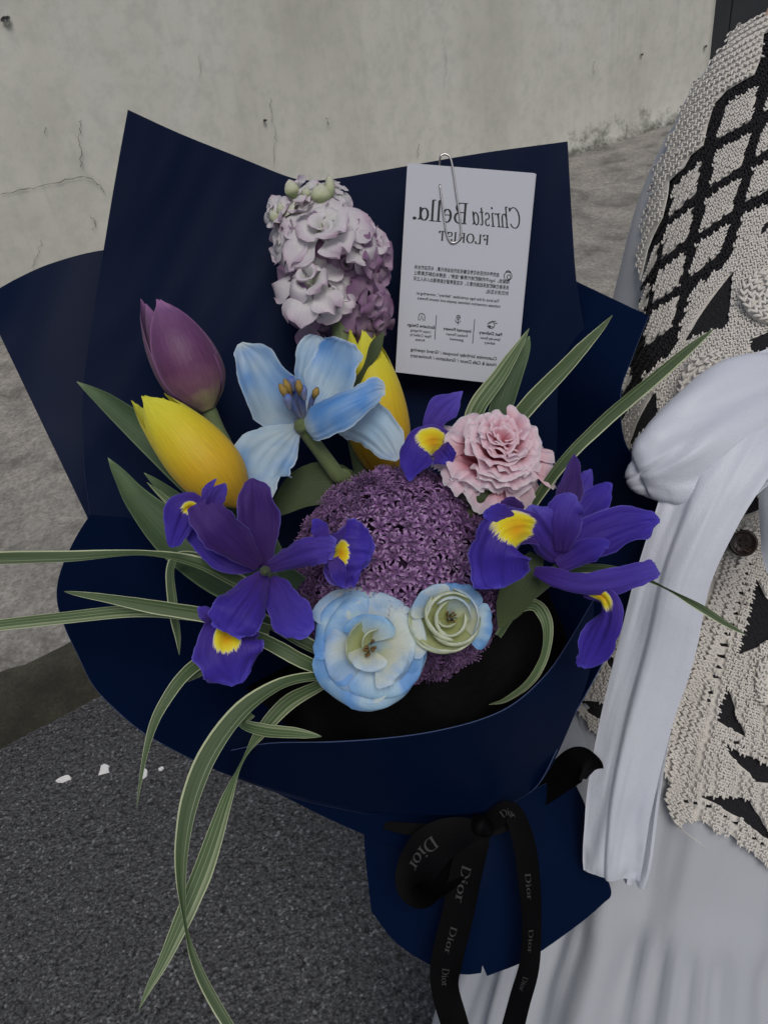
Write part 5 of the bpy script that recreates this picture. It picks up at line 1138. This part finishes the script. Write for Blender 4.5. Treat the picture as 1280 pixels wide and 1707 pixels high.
    def tailprof(u, s): return .0017 * math.tanh((s + .30 - .12 * u) / .03) - .0010 * math.tanh((s - .38 + .25 * u) / .06) + .0022 * math.sin(3.2 * s + 2.5 * u) + .0022 * noise.noise(Vector((s * 3 + u * 2, u * 6, 0))) + .0003 * noise.noise(Vector((s * 9 + u * 6, u * 13, 4)))
    strip([(1340, 590, .545, 40, 0, -.3), (1250, 680, .505, 84, 0, -.18), (1200, 770, .492, 76, 0, -.18), (1160, 860, .492, 64, 0, -.18), (1122, 960, .498, 58, 0, -.18), (1094, 1080, .508, 60, 0, -.18), (1060, 1200, .52, 56, 0, -.18), (1034, 1320, .532, 53, 0, -.18), (1024, 1395, .54, 50, 0, -.18), (1020, 1440, .545, 48, 0, -.18), (1019, 1462, .548, 45)], 90, 45, prof=tailprof, ease=False, seed=5).build('bow_tail', SATIN, root, solid=.0008)
    strip([(1345, 610, .55, 40), (1286, 720, .516, 56, 0, -.3), (1208, 830, .506, 34, 0, -.3), (1160, 930, .508, 24, 0, -.3), (1136, 1040, .514, 28, 0, -.3), (1098, 1180, .526, 26, 0, -.3), (1074, 1320, .540, 25, 0, -.3), (1060, 1430, .552, 24, 0, -.3), (1052, 1472, .556, 20)], 50, 15, prof=lambda u, s: .004 * math.sin(6 * s + 3 * u), ease=False, seed=6).build('bow_tail', SATIN, root, solid=.0008)
    strip([(1400, 640, .54, 50, 0, -.5), (1345, 740, .50, 66, 0, -.8), (1325, 830, .492, 62, 0, -.9), (1312, 910, .498, 46, 0, -.9), (1304, 960, .508, 22), (1300, 978, .512, 3)], 26, 15, seed=7).build('bow_loop', SATIN, root, solid=.0008)
    kn = strip([(1330, 590, .535, 30, 0, -1.2), (1362, 620, .512, 40, 0, -1.3), (1390, 660, .535, 30, 0, -1.2)], 16, 13).build('bow_knot', SATIN, root, solid=.001)
    # ---- sleeves
    def sleeve(pts, name):
        a = cr([tuple(P(x, y, d)) + (r,) for x, y, d, r in pts], 60); n = 40; Vs = []; last = None
        for i in range(60):
            c = Vector(a[i][:3]); t = Vector(a[min(i + 1, 59)][:3] - a[max(i - 1, 0)][:3]).normalized(); x = (last - t * last.dot(t)) if last is not None else t.orthogonal(); x.normalize(); last = x; y = t.cross(x)
            for j in range(n):
                th = 2 * PI * j / n; f = 1 + .035 * math.sin(5 * th + i * .05) + .05 * noise.noise(Vector((math.cos(th) * 1.5, math.sin(th) * 1.5, i * .09)))
                Vs.append(c + (x * math.cos(th) + y * math.sin(th)) * a[i][3] * f)
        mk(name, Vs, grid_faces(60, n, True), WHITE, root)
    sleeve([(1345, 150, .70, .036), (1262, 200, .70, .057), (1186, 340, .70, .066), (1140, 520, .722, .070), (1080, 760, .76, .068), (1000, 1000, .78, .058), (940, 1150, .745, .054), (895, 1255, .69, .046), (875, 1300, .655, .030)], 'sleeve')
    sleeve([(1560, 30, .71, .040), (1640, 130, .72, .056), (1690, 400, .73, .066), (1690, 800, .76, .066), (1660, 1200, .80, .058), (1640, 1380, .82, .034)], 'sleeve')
    # ---- body under the clothes: one skinned figure
    neck = Vector(arr[0][:3]); up = (Vector(arr[0][:3]) - Vector(arr[21][:3])).normalized(); chest = Vector(arr[59][:3]); pelv = Vector(arr[152][:3])
    hips = [pelv + RT * s * .07 + Vector((0, 0, -.03)) for s in (-1, 1)]; fl = []
    J = [pelv, Vector(arr[104][:3]), chest, neck, neck + up * .06 - FW * .01, neck + up * .11 - FW * .02, neck + up * .18 - FW * .02, neck + up * .235 - FW * .01]; Rd = [.09, .08, .085, .045, .043, .062, .078, .05]; E = [(i, i + 1) for i in range(7)]
    def chain(start, pts):
        p = start
        for v, r_ in pts: J.append(v); Rd.append(r_); E.append((p, len(J) - 1)); p = len(J) - 1
        return p
    hand0 = P(850, 1335, .632)
    w = chain(2, [(P(1300, 110, .70), .035), (P(1190, 330, .70), .038), (P(1080, 760, .76), .033), (P(1000, 1000, .78), .030), (P(940, 1150, .745), .026), (P(885, 1275, .650), .020), (hand0, .024)])
    fw = [(-.035, -.004), (-.032, .012), (-.03, .026), (-.026, .038)]
    gx = (P(800, 1400, .56) - hand0).normalized()
    for k in range(4):
        o = UP * (.028 - .02 * k); chain(w, [(hand0 + gx * .028 + o, .0095), (hand0 + gx * .05 + o - FW * .012, .0085), (hand0 + gx * (.062 - .004 * k) + o - FW * .032, .008), (hand0 + gx * .045 + o - FW * .045, .0075)])
    chain(w, [(hand0 + gx * .008 + UP * .034 - FW * .008, .011), (hand0 + gx * .02 + UP * .052 - FW * .028, .0095), (hand0 + gx * .036 + UP * .05 - FW * .042, .008)])
    w = chain(2, [(P(1590, 90, .71), .035), (P(1690, 400, .73), .038), (P(1690, 800, .76), .033), (P(1640, 1380, .82), .022), (P(1630, 1440, .825), .024)])
    h2_ = J[w]
    for k in range(5): o = RT * (-.03 + .015 * k); chain(w, [(h2_ + o * .8 - UP * .03, .009), (h2_ + o - UP * .055, .0085), (h2_ + o - UP * (.082 - .006 * abs(k - 2)) - FW * .008, .0075)])
    for s, hp in zip((-1, 1), hips):
        fx = Vector((base.x, base.y, 0)) + RT.xy.to_3d().normalized() * s * .09
        chain(0, [(hp, .075), (hp.lerp(fx + Vector((0, 0, .1)), .5), .055), (fx + Vector((0, 0, .09)), .035), (fx + Vector((0, -.07, .035)), .03), (fx + Vector((0, -.15, .028)), .024)])
    me = bpy.data.meshes.new('body'); me.from_pydata([tuple(v - base) for v in J], E, []); me.materials.append(SKIN); bo = bpy.data.objects.new('body', me); COL.objects.link(bo); bo.parent = root
    sk = bo.modifiers.new('skin', 'SKIN'); sk.use_smooth_shade = True; ss = bo.modifiers.new('sub', 'SUBSURF'); ss.levels = 2; ss.render_levels = 2
    for i, v in enumerate(me.skin_vertices[0].data): v.radius = (Rd[i], Rd[i]); v.use_root = (i == 0)
    hc = neck + up * .185 - FW * .012; Vh = []; n = 32; fwd = (EYE - hc); fwd = (fwd - up * fwd.dot(up)).normalized(); sx = up.cross(fwd)
    for i in range(17):
        for j in range(n):
            a_ = PI * i / 16; th = 2 * PI * j / n; d = sx * math.sin(a_) * math.cos(th) * .094 + fwd * math.sin(a_) * math.sin(th) * .104 + up * math.cos(a_) * .125
            face = max(0, math.sin(th)) * math.sin(a_)
            if face > .62 and a_ > 1.0: d = d - fwd * .05 * (face - .62) / .38
            if a_ > 1.6: d = d - up * .12 * (a_ - 1.6) * (1 if face < .62 else 0)
            Vh.append(hc - fwd * .012 + d * (1 + .02 * math.sin(13 * th)))
    mk('hair', Vh, grid_faces(17, n, True), HAIR, root)
    EYE_M = simple('eye_dark', A(30, 24, 22), .2); LIP = simple('lips', A(176, 96, 92, 1.3), .45)
    def ball(c, r3, mat, name):
        Vq = [c + sx * math.sin(PI * i / 8) * math.cos(2 * PI * j / 12) * r3[0] + fwd * math.sin(PI * i / 8) * math.sin(2 * PI * j / 12) * r3[1] + up * math.cos(PI * i / 8) * r3[2] for i in range(9) for j in range(12)]
        mk(name, Vq, grid_faces(9, 12, True), mat, root)
    for s in (-1, 1): ball(hc + sx * .03 * s + fwd * .078 + up * -.005, (.012, .008, .007), EYE_M, 'eye'); ball(hc + sx * .088 * s + up * -.015, (.010, .018, .028), SKIN, 'ear')
    ball(hc + fwd * .088 - up * .035, (.012, .018, .020), SKIN, 'nose'); ball(hc + fwd * .080 - up * .068, (.022, .010, .007), LIP, 'mouth')
    for s in (-1, 1):
        fx = Vector((base.x, base.y, 0)) + RT.xy.to_3d().normalized() * s * .09; Vs = []
        pr = [(.06, .030, .065), (.02, .036, .085), (-.05, .038, .07), (-.12, .042, .055), (-.18, .036, .04), (-.205, .012, .022)]
        for y, w_, h_ in pr:
            for k in range(14): th = 2 * PI * k / 14; Vs.append(fx + Vector((math.cos(th) * w_, y, max(0.003, h_ * .5 + math.sin(th) * h_ * .5))))
        mk('shoe', Vs, grid_faces(len(pr), 14, True) + [tuple(range(14)), tuple(70 + k for k in range(14))], SHOE, root)
person()
